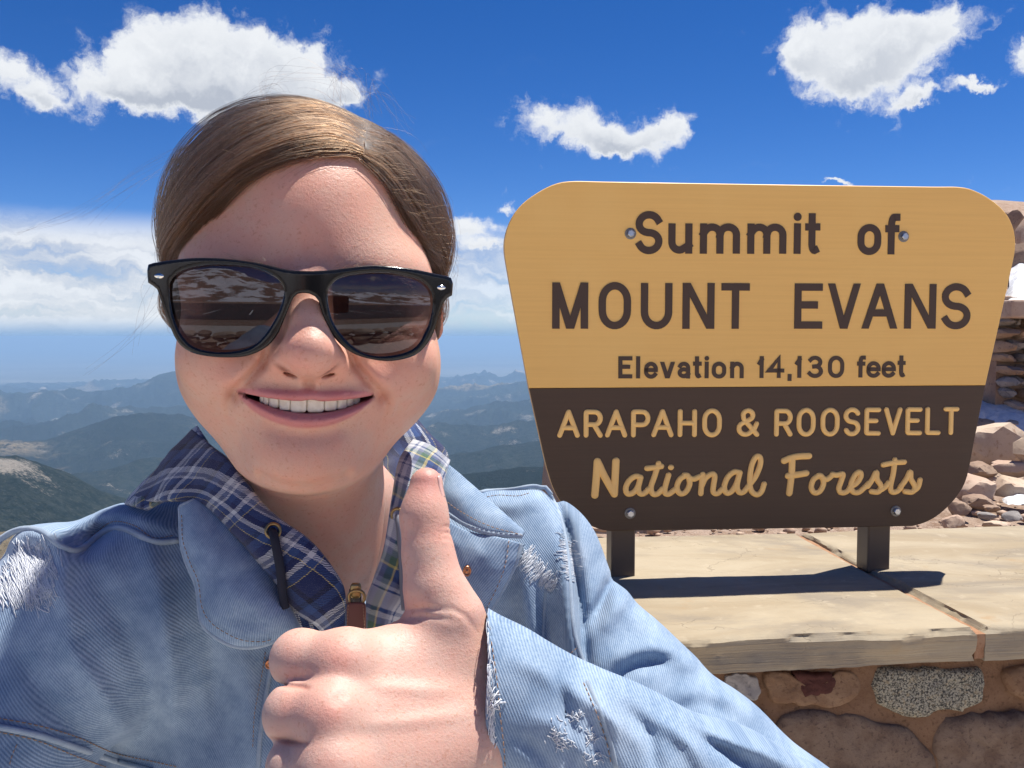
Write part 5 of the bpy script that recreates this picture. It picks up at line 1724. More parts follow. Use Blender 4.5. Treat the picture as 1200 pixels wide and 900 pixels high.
def build_hand_mesh():
    V, Q = surface_nets(hand_sdf, (-122, 325, -222), (36, 462, -28), 1.0)
    u, v = proj(V)
    C = np.tile(np.array([0.60, 0.385, 0.31]), (len(V), 1))
    def lay(w, col): C[:] = C * (1 - w[:, None]) + np.array(col) * w[:, None]
    g2 = lambda a, b, s, t: np.exp(-((u - a) / s) ** 2 - ((v - b) / t) ** 2)
    red = (0.58, 0.26, 0.21)
    lay(0.60 * g2(398, 776, 26, 20), red); lay(0.65 * g2(382, 838, 26, 20), red); lay(0.45 * g2(386, 897, 22, 18), red)
    lay(0.40 * g2(340, 768, 18, 18), red); lay(0.4 * g2(335, 832, 16, 16), red)
    lay(0.75 * g2(502, 562, 20, 26), (0.58, 0.23, 0.19)); lay(0.3 * g2(515, 625, 22, 12), red)
    e, t = polyd(u.astype(np.float32), v.astype(np.float32), [(362, 806), (342, 804), (318, 801)]); lay(0.6 * np.exp(-(e / 2.2) ** 2), (0.34, 0.11, 0.08))
    e, t = polyd(u.astype(np.float32), v.astype(np.float32), [(360, 871), (340, 869), (318, 864)]); lay(0.6 * np.exp(-(e / 2.2) ** 2), (0.34, 0.11, 0.08))
    return V, Q, C

def build_nail(body):
    # thumb nail, seen edge-on on the thumb's outer side
    M['nail'] = plain('fingernail', (0.66, 0.40, 0.35), 0.22)
    n, m = 14, 9
    V = []
    r = np.zeros(0)
    for i in range(n):
        t = i / (n - 1)
        c = pt(500 - 1.5 * t, 556 + 27 * t, 427 - 1 * t)
        for j in range(m):
            a = math.radians(-50 + 100 * j / (m - 1)) - math.radians(14)
            rr = 8.0 + 0.6 * t
            V.append(c + np.array([math.cos(a) * rr, -math.sin(a) * rr, 1.5 * math.cos((j / (m - 1) - .5) * 3.1) * (1 if i == 0 else 0)]))
    V = np.array(V)
    d = hand_sdf(V.astype(np.float32)); G = grad(hand_sdf, V)
    V = V - (d - 0.02)[:, None] * G
    Fs = [(i * m + j, i * m + j + 1, (i + 1) * m + j + 1, (i + 1) * m + j) for i in range(n - 1) for j in range(m - 1)]
    o = link('thumb_nail', mesh('thumb_nail', c2w(V), Fs), M['nail'], body)
    md = o.modifiers.new('thick', 'SOLIDIFY'); md.thickness = 0.0004; md.offset = 0
# ================================================================== denim jacket (modelling frame, mm)
def fold(u, v, pts, a, s):
    e, t = polyd(u, v, pts)
    return a * np.exp(-(e / s) ** 2) * np.sin(np.pi * np.clip(t * 0.92 + 0.04, 0, 1)) ** 0.7

SH_L = (-262, 545, -146); SH_R = (10, 606, -122)
EL_L = (-352, 372, -330); EL_R = (140, 503, -268)
def torso_raw(p):
    d = s_ell(p, (-112, 645, -345), (192, 138, 262))
    d = smin(d, s_cap(p, (-110, 608, -128), SH_L, 50, 52), 40)
    d = smin(d, s_cap(p, (-110, 614, -120), SH_R, 50, 49), 40)
    d = smin(d, s_ell(p, (-112, 660, -300), (205, 120, 190)), 40)      # back
    d = smin(d, s_ell(p, (-222, 585, -118), (52, 46, 44)), 30)
    return d
def arm_r(p): return s_path(p, [SH_R, (66, 558, -198), (106, 527, -228), (150, 495, -262), (205, 470, -305)], (36, 49, 51, 51, 50), 10)
def arm_l(p): return s_path(p, [SH_L, (-300, 470, -226), EL_L], (54, 51, 47), 10)
def jacket_sdf(p):
    p = p.astype(np.float32)
    u, v = proj(p)
    d = torso_raw(p)
    d = smin(d, arm_r(p), 22)
    d = smin(d, arm_l(p), 30)
    fr = np.clip((640 - p[:, 1]) / 30, 0, 1)
    b = 0
    # picture-left chest: drape folds running down from the shoulder seam
    b = b + fold(u, v, [(165, 612), (185, 690), (200, 780), (205, 870)], 5.0, 17) + fold(u, v, [(100, 660), (150, 740), (185, 830)], -3.5, 16)
    b = b + fold(u, v, [(235, 690), (250, 780), (262, 880)], -3.0, 13) + fold(u, v, [(285, 760), (295, 830), (300, 900)], 4.0, 15)
    b = b + fold(u, v, [(60, 730), (110, 800), (150, 860)], 3.5, 14) + fold(u, v, [(20, 760), (60, 830), (110, 880)], -2.5, 12)
    b = b + fold(u, v, [(75, 640), (70, 690), (90, 750)], 4, 14)
    b = b + fold(u, v, [(0, 640), (30, 622), (60, 628), (80, 650)], 6, 16) + fold(u, v, [(88, 640), (100, 640), (130, 615)], -6, 12)
    b = b + fold(u, v, [(110, 606), (140, 600), (180, 612), (215, 628)], 3.5, 12)
    # picture-right: front panel, armhole seam and sleeve
    b = b + fold(u, v, [(642, 570), (664, 620), (676, 680), (684, 750), (690, 800)], -6.5, 7)
    b = b + fold(u, v, [(660, 640), (664, 700), (672, 770)], 5, 12) + fold(u, v, [(636, 690), (640, 740), (650, 790)], -5, 9)
    b = b + fold(u, v, [(610, 640), (616, 700), (622, 760)], 3.5, 13)
    b = b + fold(u, v, [(690, 735), (705, 705), (715, 680)], -5.5, 7) + fold(u, v, [(706, 742), (722, 712), (735, 690)], 3.5, 10)
    b = b + fold(u, v, [(708, 808), (745, 778), (800, 770)], -3.2, 9) + fold(u, v, [(712, 775), (760, 760), (820, 780)], 3.0, 12)
    b = b + fold(u, v, [(770, 850), (820, 820), (860, 835)], -2.2, 11) + fold(u, v, [(790, 812), (850, 820), (890, 845)], 2.0, 12)
    b = b + fold(u, v, [(700, 690), (760, 730), (820, 790)], 2.0, 16) 
    b = b + fold(u, v, [(560, 590), (600, 592), (640, 580)], 3, 12)
    n = np.sin(p[:, 0] * 0.045 + 1.3 * np.sin(p[:, 2] * 0.03)) * np.sin(p[:, 2] * 0.05 + 0.8 * np.sin(p[:, 0] * 0.021))
    d = d - 1.55 * b * fr - 1.1 * n
    # neck opening
    d = smax(d, -s_cap(p, (-106, 585, -98), (-106, 605, 40), 50, 84), 10)
    return d * 0.85

def sleeve_axis():
    return [np.array(px(584, 826, 416)), np.array(px(640, 866, 420)), np.array(px(720, 908, 430)), np.array(px(840, 960, 448)), np.array(px(960, 1015, 478))]
SLV = sleeve_axis()
def sleeve_sdf(p):
    p = p.astype(np.float32)
    u, v = proj(p)
    e0 = SLV[0] - SLV[1]; e0 = e0 / np.linalg.norm(e0)
    d = s_path(p, [SLV[0] + 55 * e0] + SLV, (33, 33.5, 37, 41, 44, 47), 12)
    b = fold(u, v, [(640, 775), (660, 810), (668, 860), (665, 910)], -2.2, 8) + fold(u, v, [(600, 770), (640, 790), (700, 830), (760, 880)], 2.2, 12)
    b = b + fold(u, v, [(700, 818), (720, 850), (725, 905)], 3.0, 12) + fold(u, v, [(735, 830), (760, 860), (770, 910)], -3.4, 9) + fold(u, v, [(770, 840), (810, 870), (830, 910)], 3.6, 11)
    b = b + fold(u, v, [(800, 855), (850, 880), (890, 910)], -3.2, 8) + fold(u, v, [(830, 862), (890, 880), (940, 905)], 3.4, 10)
    b = b + fold(u, v, [(620, 840), (650, 850), (700, 900)], 1.6, 10) + fold(u, v, [(600, 860), (630, 880), (650, 905)], -1.6, 9)
    n = np.sin(p[:, 0] * 0.09 + 1.1 * np.sin(p[:, 2] * 0.07)) * np.sin(p[:, 2] * 0.11 + p[:, 0] * 0.03)
    d = d - 1.35 * b - 0.7 * n
    # hollow cuff: open mouth towards the hand
    a = SLV[0]; ax = (SLV[1] - SLV[0]); ax = (ax / np.linalg.norm(ax)).astype(np.float32)
    t = (p - a.astype(np.float32)) @ ax
    t2 = (p - np.array(px(574, 820, 400), np.float32)) @ np.array([0.995, -0.03, 0.05], np.float32)
    d = np.maximum(d, -(t2 + 0.8 * np.sin(p[:, 2] * 0.12)))
    inner = np.maximum(s_path(p, [SLV[0] + 70 * e0] + SLV[:3], (29, 29.5, 31, 31), 12), -(t + 90))
    d = smax(d, -np.maximum(inner, t - 22), 1.6)
    return d * 0.88

def all_cloth(p): return np.minimum(jacket_sdf(p), sleeve_sdf(p))

def denim_mat(name, base, light, dark, scale=1.0):
    """Faded twill: diagonal ribs in the cloth's own UV (mm), slubs, wash and wear."""
    m, g, b, o = material(name)
    uv = g.n('ShaderNodeUVMap', uv_map='UVMap').outputs[0]
    U, V_, _ = g.sep(uv)
    fade = g.attr('fade')[2]
    w = g.noise(uv, 0.06, 4, 0.6)
    wob = g.m('MULTIPLY', g.m('SUBTRACT', g.noise(uv, 0.35, 2, 0.5), 0.5), 1.3)
    ph = g.m('ADD', g.m('MULTIPLY', g.m('ADD', g.m('MULTIPLY', U, 0.82), g.m('MULTIPLY', V_, 0.57)), 5.4 / scale), wob)
    rib = g.m('ADD', g.m('MULTIPLY', g.m('SINE', ph), 0.5), 0.5)
    slub = g.noise(g.v('MULTIPLY', uv, (2.4, 0.35, 1.0)), 1.0, 3, 0.7)
    grain = g.noise(uv, 2.2, 3, 0.7)
    f = g.m('ADD', g.m('MULTIPLY', rib, 0.30), g.m('ADD', g.m('MULTIPLY', slub, 0.75), g.m('MULTIPLY', grain, 0.35)))
    f = g.m('ADD', f, g.m('MULTIPLY', g.m('SUBTRACT', w, 0.5), 0.8))
    c = g.mix(g.ss(f, 0.30, 1.05), base, light)
    c = g.mix(g.ss(g.noise(uv, 0.02, 5, 0.6), 0.45, 0.75, 0, 0.6), c, g.mix(rib, dark, base))
    c = g.mix(fade, c, (0.56, 0.62, 0.70))
    h = g.m('ADD', g.m('MULTIPLY', rib, 0.6), g.m('MULTIPLY', grain, 0.6))
    setp(g, b, color=c, rough=0.92, spec=0.12, sheen=0.12, sheenr=0.5, normal=g.bump(h, 0.55, 0.0005))
    return m
M['denim'] = denim_mat('faded_denim', (0.118, 0.195, 0.315), (0.36, 0.455, 0.57), (0.085, 0.145, 0.25))
M['hem'] = denim_mat('pale_denim_edge', (0.20, 0.28, 0.39), (0.40, 0.48, 0.56), (0.11, 0.18, 0.30))
M['thread'] = plain('tan_stitch_thread', (0.33, 0.20, 0.12), 0.8)
M['white_thread'] = plain('white_frayed_thread', (0.62, 0.64, 0.68), 0.9)

def fade_of(u, v):
    f = np.zeros_like(u)
    for a, b, s, t, k in ((36, 668, 30, 34, .75), (100, 640, 22, 14, .25), (626, 668, 16, 16, .35), (676, 655, 12, 20, .35), (690, 846, 60, 30, .20), (640, 870, 40, 40, .15), (660, 900, 26, 18, .3)):
        f = np.maximum(f, k * np.exp(-((u - a) / s) ** 2 - ((v - b) / t) ** 2))
    return f

JU = {}
def cloth_mesh(name, V, Q, uvf, parent, mat, extra=None):
    u, v = proj(V)
    uv = uvf(V, u, v)
    me = mesh(name, c2w(V), Q, uv=uv, attrs={'fade': fade_of(u, v)})
    return link(name, me, mat, parent)

def build_jacket():
    jk_root = None
    V, Q = surface_nets(jacket_sdf, (-420, 330, -560), (275, 800, -40), 2.8, coarse=6)
    def uvj(V, u, v):
        right = np.clip((u - 660) / 20, 0, 1) * (V[:, 1] < 640)
        a = np.stack([V[:, 0] * 0.97 + V[:, 2] * 0.05, V[:, 2]], 1)
        # sleeve grain follows the arm
        c, s = 0.62, -0.78
        w = np.stack([V[:, 0] * 0.78 + V[:, 2] * 0.62 * 1.0, V[:, 0] * c + V[:, 2] * s], 1)
        return a * (1 - right[:, None]) + w * right[:, None]
    jk = cloth_mesh('jacket', V, Q, uvj, person, M['denim'])
    tag(jk, 'faded light blue denim jacket with frayed tears')
    V, Q = surface_nets(sleeve_sdf, (-45, 350, -330), (235, 560, -85), 1.8, coarse=6)
    def uvs(V, u, v):
        ax = SLV[3] - SLV[0]; c, s = ax[0] / math.hypot(ax[0], ax[2]), ax[2] / math.hypot(ax[0], ax[2])
        return np.stack([-V[:, 0] * s + V[:, 2] * c, V[:, 0] * c + V[:, 2] * s], 1)
    sl = cloth_mesh('sleeve', V, Q, uvs, jk, M['denim'])
    return jk, sl
jacket, fore_sleeve = build_jacket()

# --- cloth strips and flaps authored as rows of (photo column, row, depth mm)
def patch(name, rows, nu, nv, parent, mat, thick=1.6, uvscale=1.0, bulge=0.0, wrinkle=0.0, seed=1, uvrot=0.0, fade=None, over=None, ofn=None):
    R = np.array([catmull(px(*np.array(r, float).T), nu) for r in rows])          # (rows, nu, 3)
    G = np.stack([catmull(R[:, i], nv) for i in range(nu)], 1)                     # (nv, nu, 3)
    if over is not None:
        uu_, vv_ = proj(G.reshape(-1, 3))
        jd = trace(ofn or jacket_sdf, uu_, vv_, 330, 900).reshape(nv, nu)
        dd = np.minimum(G[..., 1], jd - over)
        G = px(uu_.reshape(nv, nu), vv_.reshape(nv, nu), dd)
    du = np.gradient(G, axis=1); dv = np.gradient(G, axis=0)
    N = np.cross(du, dv); N /= np.linalg.norm(N, axis=2)[..., None] + 1e-9
    if N[nv // 2, nu // 2, 1] > 0: N = -N                                          # towards the viewer
    s = np.linspace(0, 1, nu)[None, :]; t = np.linspace(0, 1, nv)[:, None]
    G = G + N * (bulge * np.sin(np.pi * s) ** 0.6 * np.sin(np.pi * t) ** 0.6)[..., None]
    if wrinkle:
        w = fbm(np.stack([G[..., 0] * 0.05, G[..., 2] * 0.05, 0 * G[..., 0] + seed], -1), 3, seed) - 0.5
        G = G + N * (w * wrinkle * 2)[..., None]
    L = np.concatenate([[0], np.cumsum(np.linalg.norm(np.diff(G[nv // 2], axis=0), axis=1))])
    Hh = np.concatenate([[0], np.cumsum(np.linalg.norm(np.diff(G[:, nu // 2], axis=0), axis=1))])
    uu, vv = np.meshgrid(L, Hh)
    c, s_ = math.cos(uvrot), math.sin(uvrot)
    UV = np.stack([(uu * c - vv * s_) * uvscale, (uu * s_ + vv * c) * uvscale], -1).reshape(-1, 2)
    n = nu * nv
    i = np.arange(nv - 1)[:, None] * nu + np.arange(nu - 1)[None]
    Qf = np.stack([i, i + 1, i + nu + 1, i + nu], -1).reshape(-1, 4)
    # rounded edge: front, rim, back
    Vf = (G + N * thick * 0.5); Vb = (G - N * thick * 0.5)
    V = np.vstack([Vf.reshape(-1, 3), Vb.reshape(-1, 3)])
    rim = np.concatenate([np.arange(nu), np.arange(1, nv) * nu + nu - 1, (nv - 1) * nu + np.arange(nu - 2, -1, -1), np.arange(nv - 2, 0, -1) * nu])
    r2 = np.roll(rim, -1)
    Qr = np.stack([rim, rim + n, r2 + n, r2], 1)
    Q = np.vstack([Qf, Qf[:, ::-1] + n, Qr])
    u, v = proj(V)
    fd = np.zeros(len(V)) if fade is None else fade
    me = mesh(name, c2w(V), Q, uv=np.vstack([UV, UV]), attrs={'fade': np.maximum(fade_of(u, v), fd)})
    bm = bmesh.new(); bm.from_mesh(me); bmesh.ops.recalc_face_normals(bm, faces=bm.faces); bm.to_mesh(me); bm.free()
    o = link(name, me, mat, parent)
    return o, G, N

def on_cloth(pts, lift=0.5, fn=None, n=None):
    P = np.array(pts, float)
    P = catmull(P, n or max(8, int(np.linalg.norm(np.diff(P, axis=0), axis=1).sum() / 5)))
    d = trace(fn or all_cloth, P[:, 0], P[:, 1], 330, 900)
    ok = d < 690                                          # points past the cloth's outline take the nearest depth on it
    idx = np.arange(len(d)); d = np.interp(idx, idx[ok], d[ok])
    return px(P[:, 0], P[:, 1], d - lift)

def seam(pts, r, mat, parent, name='seam', fn=None, lift=0.3, path=None):
    P = on_cloth(pts, lift, fn) if path is None else path
    k = np.ones(7) / 7                                    # smooth the depth a little
    if len(P) > 10:
        Q = P.copy()
        for j in range(3): Q[3:-3, j] = np.convolve(P[:, j], k, 'valid')
        P = Q
    V, Fs = tube(P, r, 8)
    me = mesh(name, c2w(np.array(V)), Fs, uv=np.array([(i * 0.7, (i % 8) * 0.6) for i in range(len(V))]), attrs={'fade': np.full(len(V), 0.15)})
    return link(name, me, mat, parent)

def stitches(pts, parent, fn=None, lift=0.5, path=None, step=2.6, length=1.9, r=0.26, mat=None, seed=1):
    P = on_cloth(pts, lift, fn, 120) if path is None else path
    L = np.concatenate([[0], np.cumsum(np.linalg.norm(np.diff(P, axis=0), axis=1))])
    mb = MB(); r_ = np.random.default_rng(seed)
    for s in np.arange(0, L[-1] - length, step):
        q = [np.array([np.interp(s + length * f, L, P[:, j]) for j in range(3)]) for f in (0, .5, 1)]
        q[1] = q[1] + np.array([0, -0.25, 0])
        V, Fs = tube(np.array(q), [r * .7, r, r * .7], 5); mb.add(V, Fs)
    me = mesh('stitching', c2w(np.vstack(mb.V)), mb.F)
    return link('stitching', me, mat or M['thread'], parent)
# ================================================================== plaid hooded shirt under the jacket
def plaid_mat(name, ramp, period=58.0):
    m, g, b, o = material(name)
    uv = g.n('ShaderNodeUVMap', uv_map='UVMap').outputs[0]
    wob = g.v('SCALE', g.v('SUBTRACT', g.noise(uv, 0.25, 2, 0.5, col=True), (0.5, 0.5, 0.5)), scale=1.6)
    U, V_, _ = g.sep(g.v('ADD', uv, wob))
    def tar(x):
        fr = g.m('FRACT', g.m('MULTIPLY', x, 1.0 / period))
        cr = g.n('ShaderNodeValToRGB'); cr.color_ramp.interpolation = 'CONSTANT'
        el = cr.color_ramp.elements
        while len(el) > 1: el.remove(el[-1])
        el[0].position = ramp[0][0]; el[0].color = (*ramp[0][1], 1)
        for pos, col in ramp[1:]:
            e = el.new(pos); e.color = (*col, 1)
        g.t.links.new(fr, cr.inputs[0])
        return cr.outputs[0]
    tw = g.m('SINE', g.m('MULTIPLY', g.m('ADD', U, V_), 5.2))
    mixf = g.ss(tw, -0.35, 0.35)
    c = g.mix(mixf, tar(U), tar(V_))
    gr = g.noise(uv, 2.0, 4, 0.7)
    c = g.mix(g.ss(gr, 0.55, 0.75, 0, 0.35), c, (0.36, 0.38, 0.45))
    setp(g, b, color=c, rough=0.95, spec=0.1, sheen=0.25, normal=g.bump(g.m('ADD', gr, g.m('MULTIPLY', tw, 0.2)), 0.5, 0.0006))
    return m
NAVY = (0.016, 0.024, 0.085); BLUE = (0.032, 0.064, 0.175); WHT = (0.50, 0.51, 0.53); GREY = (0.16, 0.18, 0.26); YEL_ = (0.48, 0.40, 0.13); BLK = (0.012, 0.013, 0.03); GRN = (0.07, 0.13, 0.09)
M['plaid'] = plaid_mat('navy_plaid_flannel', [(0, NAVY), (0.18, BLK), (0.25, BLUE), (0.36, NAVY), (0.46, WHT), (0.53, GREY), (0.58, WHT), (0.61, BLUE), (0.70, NAVY), (0.78, WHT), (0.84, BLUE), (0.93, YEL_), (0.945, NAVY)], 46.0)
M['plaid_light'] = plaid_mat('pale_plaid_flannel', [(0, WHT), (0.20, BLUE), (0.26, WHT), (0.34, GREY), (0.44, GRN), (0.56, YEL_), (0.60, BLUE), (0.70, NAVY), (0.78, GREY), (0.86, WHT), (0.92, BLUE), (0.95, WHT)], 36.0)
M['brass'] = plain('antique_brass', (0.36, 0.25, 0.11), 0.35, 1.0)
M['copper'] = plain('copper_button', (0.55, 0.24, 0.12), 0.32, 1.0)
M['navy_cord'] = plain('navy_cord', (0.010, 0.012, 0.026), 0.9)
M['grey_cord'] = plain('grey_cord', (0.16, 0.17, 0.20), 0.9)
M['leather'] = plain('brown_leather', (0.14, 0.045, 0.030), 0.55)
M['zip_tape'] = plain('dark_zip', (0.05, 0.035, 0.03), 0.6)

hood, HG, HN = patch('shirt', [
    [(226, 504, 552), (245, 520, 527), (268, 541, 505), (311, 594, 488), (356, 628, 485), (385, 658, 488), (404, 692, 491), (404, 738, 496)],
    [(190, 542, 548), (226, 556, 522), (262, 578, 504), (302, 620, 489), (336, 660, 487), (364, 692, 489), (388, 716, 492), (392, 740, 497)],
    [(150, 588, 548), (196, 587, 522), (240, 592, 508), (286, 634, 496), (318, 672, 494), (342, 712, 496), (370, 732, 498), (378, 744, 500)]],
    110, 40, person, M['plaid'], thick=2.2, bulge=5.0, wrinkle=2.2, seed=3, uvrot=0.25)
tag(hood, 'navy and white plaid flannel hooded shirt')
# fold of the hood lying behind the neck
patch('hood_fold', [
    [(232, 500, 575), (214, 516, 570), (198, 538, 566), (170, 566, 560), (146, 590, 552)],
    [(243, 516, 560), (222, 536, 552), (206, 556, 548), (182, 576, 544), (158, 594, 540)],
    [(254, 534, 545), (236, 552, 535), (216, 570, 532), (196, 584, 532), (172, 598, 534)]],
    50, 20, hood, M['plaid_light'], thick=2.2, bulge=4.0, wrinkle=1.5, seed=5, uvrot=0.6)
band_r, BG, BN = patch('collar_band', [
    [(484, 517, 556), (468, 540, 526), (459, 583, 506), (450, 640, 499), (437, 680, 496), (429, 704, 494), (428, 742, 497)],
    [(504, 524, 548), (493, 552, 520), (485, 590, 505), (475, 645, 500), (462, 690, 498), (450, 714, 496), (448, 744, 498)],
    [(526, 541, 552), (520, 562, 526), (512, 602, 512), (500, 652, 506), (488, 700, 504), (475, 722, 502), (470, 746, 503)]],
    90, 30, hood, M['plaid_light'], thick=2.2, bulge=4.0, wrinkle=1.4, seed=9, uvrot=0.1)
patch('shirt_front', [
    [(292, 628, 512), (330, 680, 508), (372, 726, 507), (400, 742, 507)],
    [(335, 720, 516), (350, 745, 512), (370, 765, 507), (405, 775, 507)],
    [(345, 800, 516), (355, 820, 512), (372, 830, 509), (405, 835, 509)]], 50, 30, hood, M['plaid'], thick=2.0, wrinkle=3.0, seed=11)
patch('shirt_front', [
    [(404, 742, 508), (430, 742, 508), (455, 742, 512), (480, 735, 518)],
    [(404, 780, 512), (430, 780, 512), (455, 780, 516), (475, 775, 522)],
    [(404, 815, 520), (430, 815, 520), (455, 815, 522), (470, 812, 526)]], 50, 20, hood, M['plaid_light'], thick=2.0, wrinkle=2.0, seed=12)
# hood bunched behind the neck
def hood_sdf(p):
    p = p.astype(np.float32)
    d = s_path(p, [(-180, 590, -74), (-172, 650, -58), (-140, 700, -50), (-100, 708, -48), (-74, 672, -60), (-78, 604, -84)], (20, 26, 30, 30, 22, 13), 12)
    d = smin(d, s_path(p, [(-185, 600, -100), (-172, 690, -100), (-108, 740, -110), (-66, 690, -104), (-66, 620, -108)], (22, 34, 40, 28, 14), 12), 14)
    n = np.sin(p[:, 0] * 0.11 + 1.2 * np.sin(p[:, 1] * 0.06)) * np.sin(p[:, 2] * 0.13 + p[:, 1] * 0.05)
    return (d - 2.0 * n) * 0.85
V, Q = surface_nets(hood_sdf, (-240, 540, -175), (20, 800, -5), 3.0)
cloth_mesh('hood', V, Q, lambda V, u, v: np.stack([V[:, 0] + 0.5 * V[:, 1], V[:, 2] * 1.2 - 0.4 * V[:, 1]], 1), hood, M['plaid'])
# zip
mbz = MB()
zp = px(np.array([416, 417, 417, 416]), np.array([690, 705, 725, 760]), np.array([492, 494, 497, 503]))
V, Fs = tube(catmull(zp, 20), 3.2, 10, flat=0.5, up=(0, -1, 0)); mbz.add(V, Fs)
mbz.build('zip', M['zip_tape'], hood, conv=c2w)
mb = MB()
V, Fs = superbox(px(417, 692, 487), (3.0, 1.8, 4.2), 0.5, 9); mb.add(V, Fs)
ring = catmull(px(np.array([409, 411, 418, 425, 427, 425, 418, 411]), np.array([700, 706, 708, 706, 700, 694, 692, 694]), np.array([484] * 8)), 28, closed=True)
V, Fs = tube(ring, 0.85, 7, closed=True); mb.add(V, Fs)
mb.build('zip_slider', M['brass'], hood, conv=c2w)
mb = MB()
pc = px(417.5, 724, 483); 
V, Fs = superbox((0, 0, 0), (5.2, 1.3, 8.4), 0.28, 10)
mb.add(V + pc, Fs)
pull = mb.build('zip_pull', M['leather'], hood, conv=c2w)
stitches(None, hood, path=catmull(pc + np.array([(-4.0, -1.45, 7.4), (-4.0, -1.45, -7.2), (4.0, -1.45, -7.2), (4.0, -1.45, 7.4)]), 60), step=1.7, length=1.1, r=0.18)
# eyelets and draw cords
def eyelet(u, v, d, n, r=3.7):
    c = px(u, v, d); n = np.array(n, float); n /= np.linalg.norm(n)
    a = np.cross(n, (0, 0, 1)); a /= np.linalg.norm(a); b = np.cross(n, a)
    P = [c + r * (math.cos(t) * a + math.sin(t) * b) for t in np.linspace(0, 2 * math.pi, 28, endpoint=False)]
    V, Fs = tube(np.array(P), 0.95, 8, closed=True)
    link('eyelet', mesh('eyelet', c2w(np.array(V)), Fs), M['brass'], hood)
eyelet(320, 622, 480.5, (0.25, -1, 0.25)); eyelet(465.5, 603, 499, (-0.2, -1, 0.1), 3.2)
V, Fs = tube(catmull(px(np.array([319, 321, 325, 329, 331, 334]), np.array([622, 628, 648, 672, 694, 712]), np.array([484, 478, 478, 481, 484, 486])), 30), 2.5, 10)
link('draw_cord', mesh('draw_cord', c2w(np.array(V)), Fs), M['navy_cord'], hood)
V, Fs = tube(catmull(px(np.array([465, 467, 470, 472, 474]), np.array([603, 612, 650, 690, 715]), np.array([501, 496, 494, 493, 492])), 30), 1.7, 10)
link('draw_cord', mesh('draw_cord', c2w(np.array(V)), Fs), M['grey_cord'], hood)

# ================================================================== jacket collar, lapels, seams, tears
def grid_edge(G, which):
    return {'out': G[-1], 'in': G[0], 'l': G[:, 0], 'r': G[:, -1]}[which]
def hem(path, r, parent, lift=0.6, name='rolled_edge'):
    P = np.array(path) + np.array([0, -lift, 0])
    return seam(None, r, M['hem'], parent, name, path=P)
col_l, CG, CN = patch('collar', [
    [(236, 584, 516), (262, 604, 506), (290, 637, 497), (316, 674, 495), (336, 708, 496), (352, 737, 497)],
    [(224, 590, 510), (242, 640, 495), (264, 676, 487), (292, 702, 483), (322, 722, 484), (346, 741, 491)],
    [(213, 594, 512), (218, 645, 500), (233, 690, 491), (240, 734, 486), (284, 757, 484), (340, 745, 488)]],
    80, 50, jacket, M['denim'], thick=2.4, bulge=5.0, wrinkle=2.5, seed=4, uvrot=0.9, over=4.0)
hem(np.vstack([CG[-1]]), 1.7, col_l)
ins = CG[-9] + np.array([0, -2.6, 0]); stitches(None, col_l, path=ins[4:74], step=2.9, length=2.0)
hem(CG[:, 0], 1.4, col_l)
nl = px(np.array([233, 238, 243]), np.array([688, 692, 690]), np.array([484, 482, 484]))
col_r, CG2, _ = patch('collar', [
    [(523, 543, 545), (550, 565, 534), (582, 595, 520), (614, 627, 507)],
    [(519, 566, 536), (545, 588, 522), (575, 611, 512), (613, 628.5, 505)],
    [(513, 592, 526), (540, 611, 514), (568, 624, 506), (612, 630, 503)]],
    50, 30, jacket, M['denim'], thick=2.4, bulge=3.0, wrinkle=1.6, seed=8, uvrot=0.4, over=4.0)
hem(CG2[-1], 1.5, col_r); stitches(None, col_r, path=CG2[-7] + np.array([0, -2.3, 0]), step=2.8, length=1.9)
lap_r, LG, _ = patch('lapel', [
    [(516, 606, 514), (548, 622, 508), (580, 629, 504), (611, 637, 502)],
    [(526, 650, 508), (552, 660, 501), (578, 664, 498), (602, 665, 499)],
    [(540, 700, 506), (550, 714, 501), (560, 724, 498), (568, 730, 500)]],
    50, 50, jacket, M['denim'], thick=2.4, bulge=3.5, wrinkle=2.0, seed=6, uvrot=0.2, over=6.0)
hem(LG[:, -1], 1.3, lap_r)
stitches(None, lap_r, path=LG[:, -8] + np.array([0, -2.2, 0]), step=2.8, length=1.9)
def button(u, v, d, parent, r=3.0):
    c = px(u, v, d)
    n, V = 22, []
    prof = [(1.0, 0.4), (1.0, -0.9), (0.86, -1.7), (0.66, -1.5), (0.6, -1.1), (0.4, -1.0), (0.28, -1.5), (0.12, -1.7)]
    for f, y in prof:
        for k in range(n):
            a = 2 * math.pi * k / n
            V.append(c + np.array([r * f * math.cos(a) * 0.82, y + 0.15 * r * f * math.cos(a), r * f * math.sin(a)]))
    Fs = [(i * n + k, i * n + (k + 1) % n, (i + 1) * n + (k + 1) % n, (i + 1) * n + k) for i in range(len(prof) - 1) for k in range(n)] + [tuple((len(prof) - 1) * n + k for k in range(n))]
    link('button', mesh('button', c2w(np.array(V)), Fs), M['copper'], parent)
bd = trace(jacket_sdf, [549, 316], [669, 778], 330, 900)
lpd = LG.reshape(-1, 3); lu, lv = proj(lpd); k_ = np.argmin((lu - 547) ** 2 + (lv - 669) ** 2)
button(547.5, 669, lpd[k_, 1] - 1.6, jacket); button(316, 778, bd[1] - 1.0, jacket)

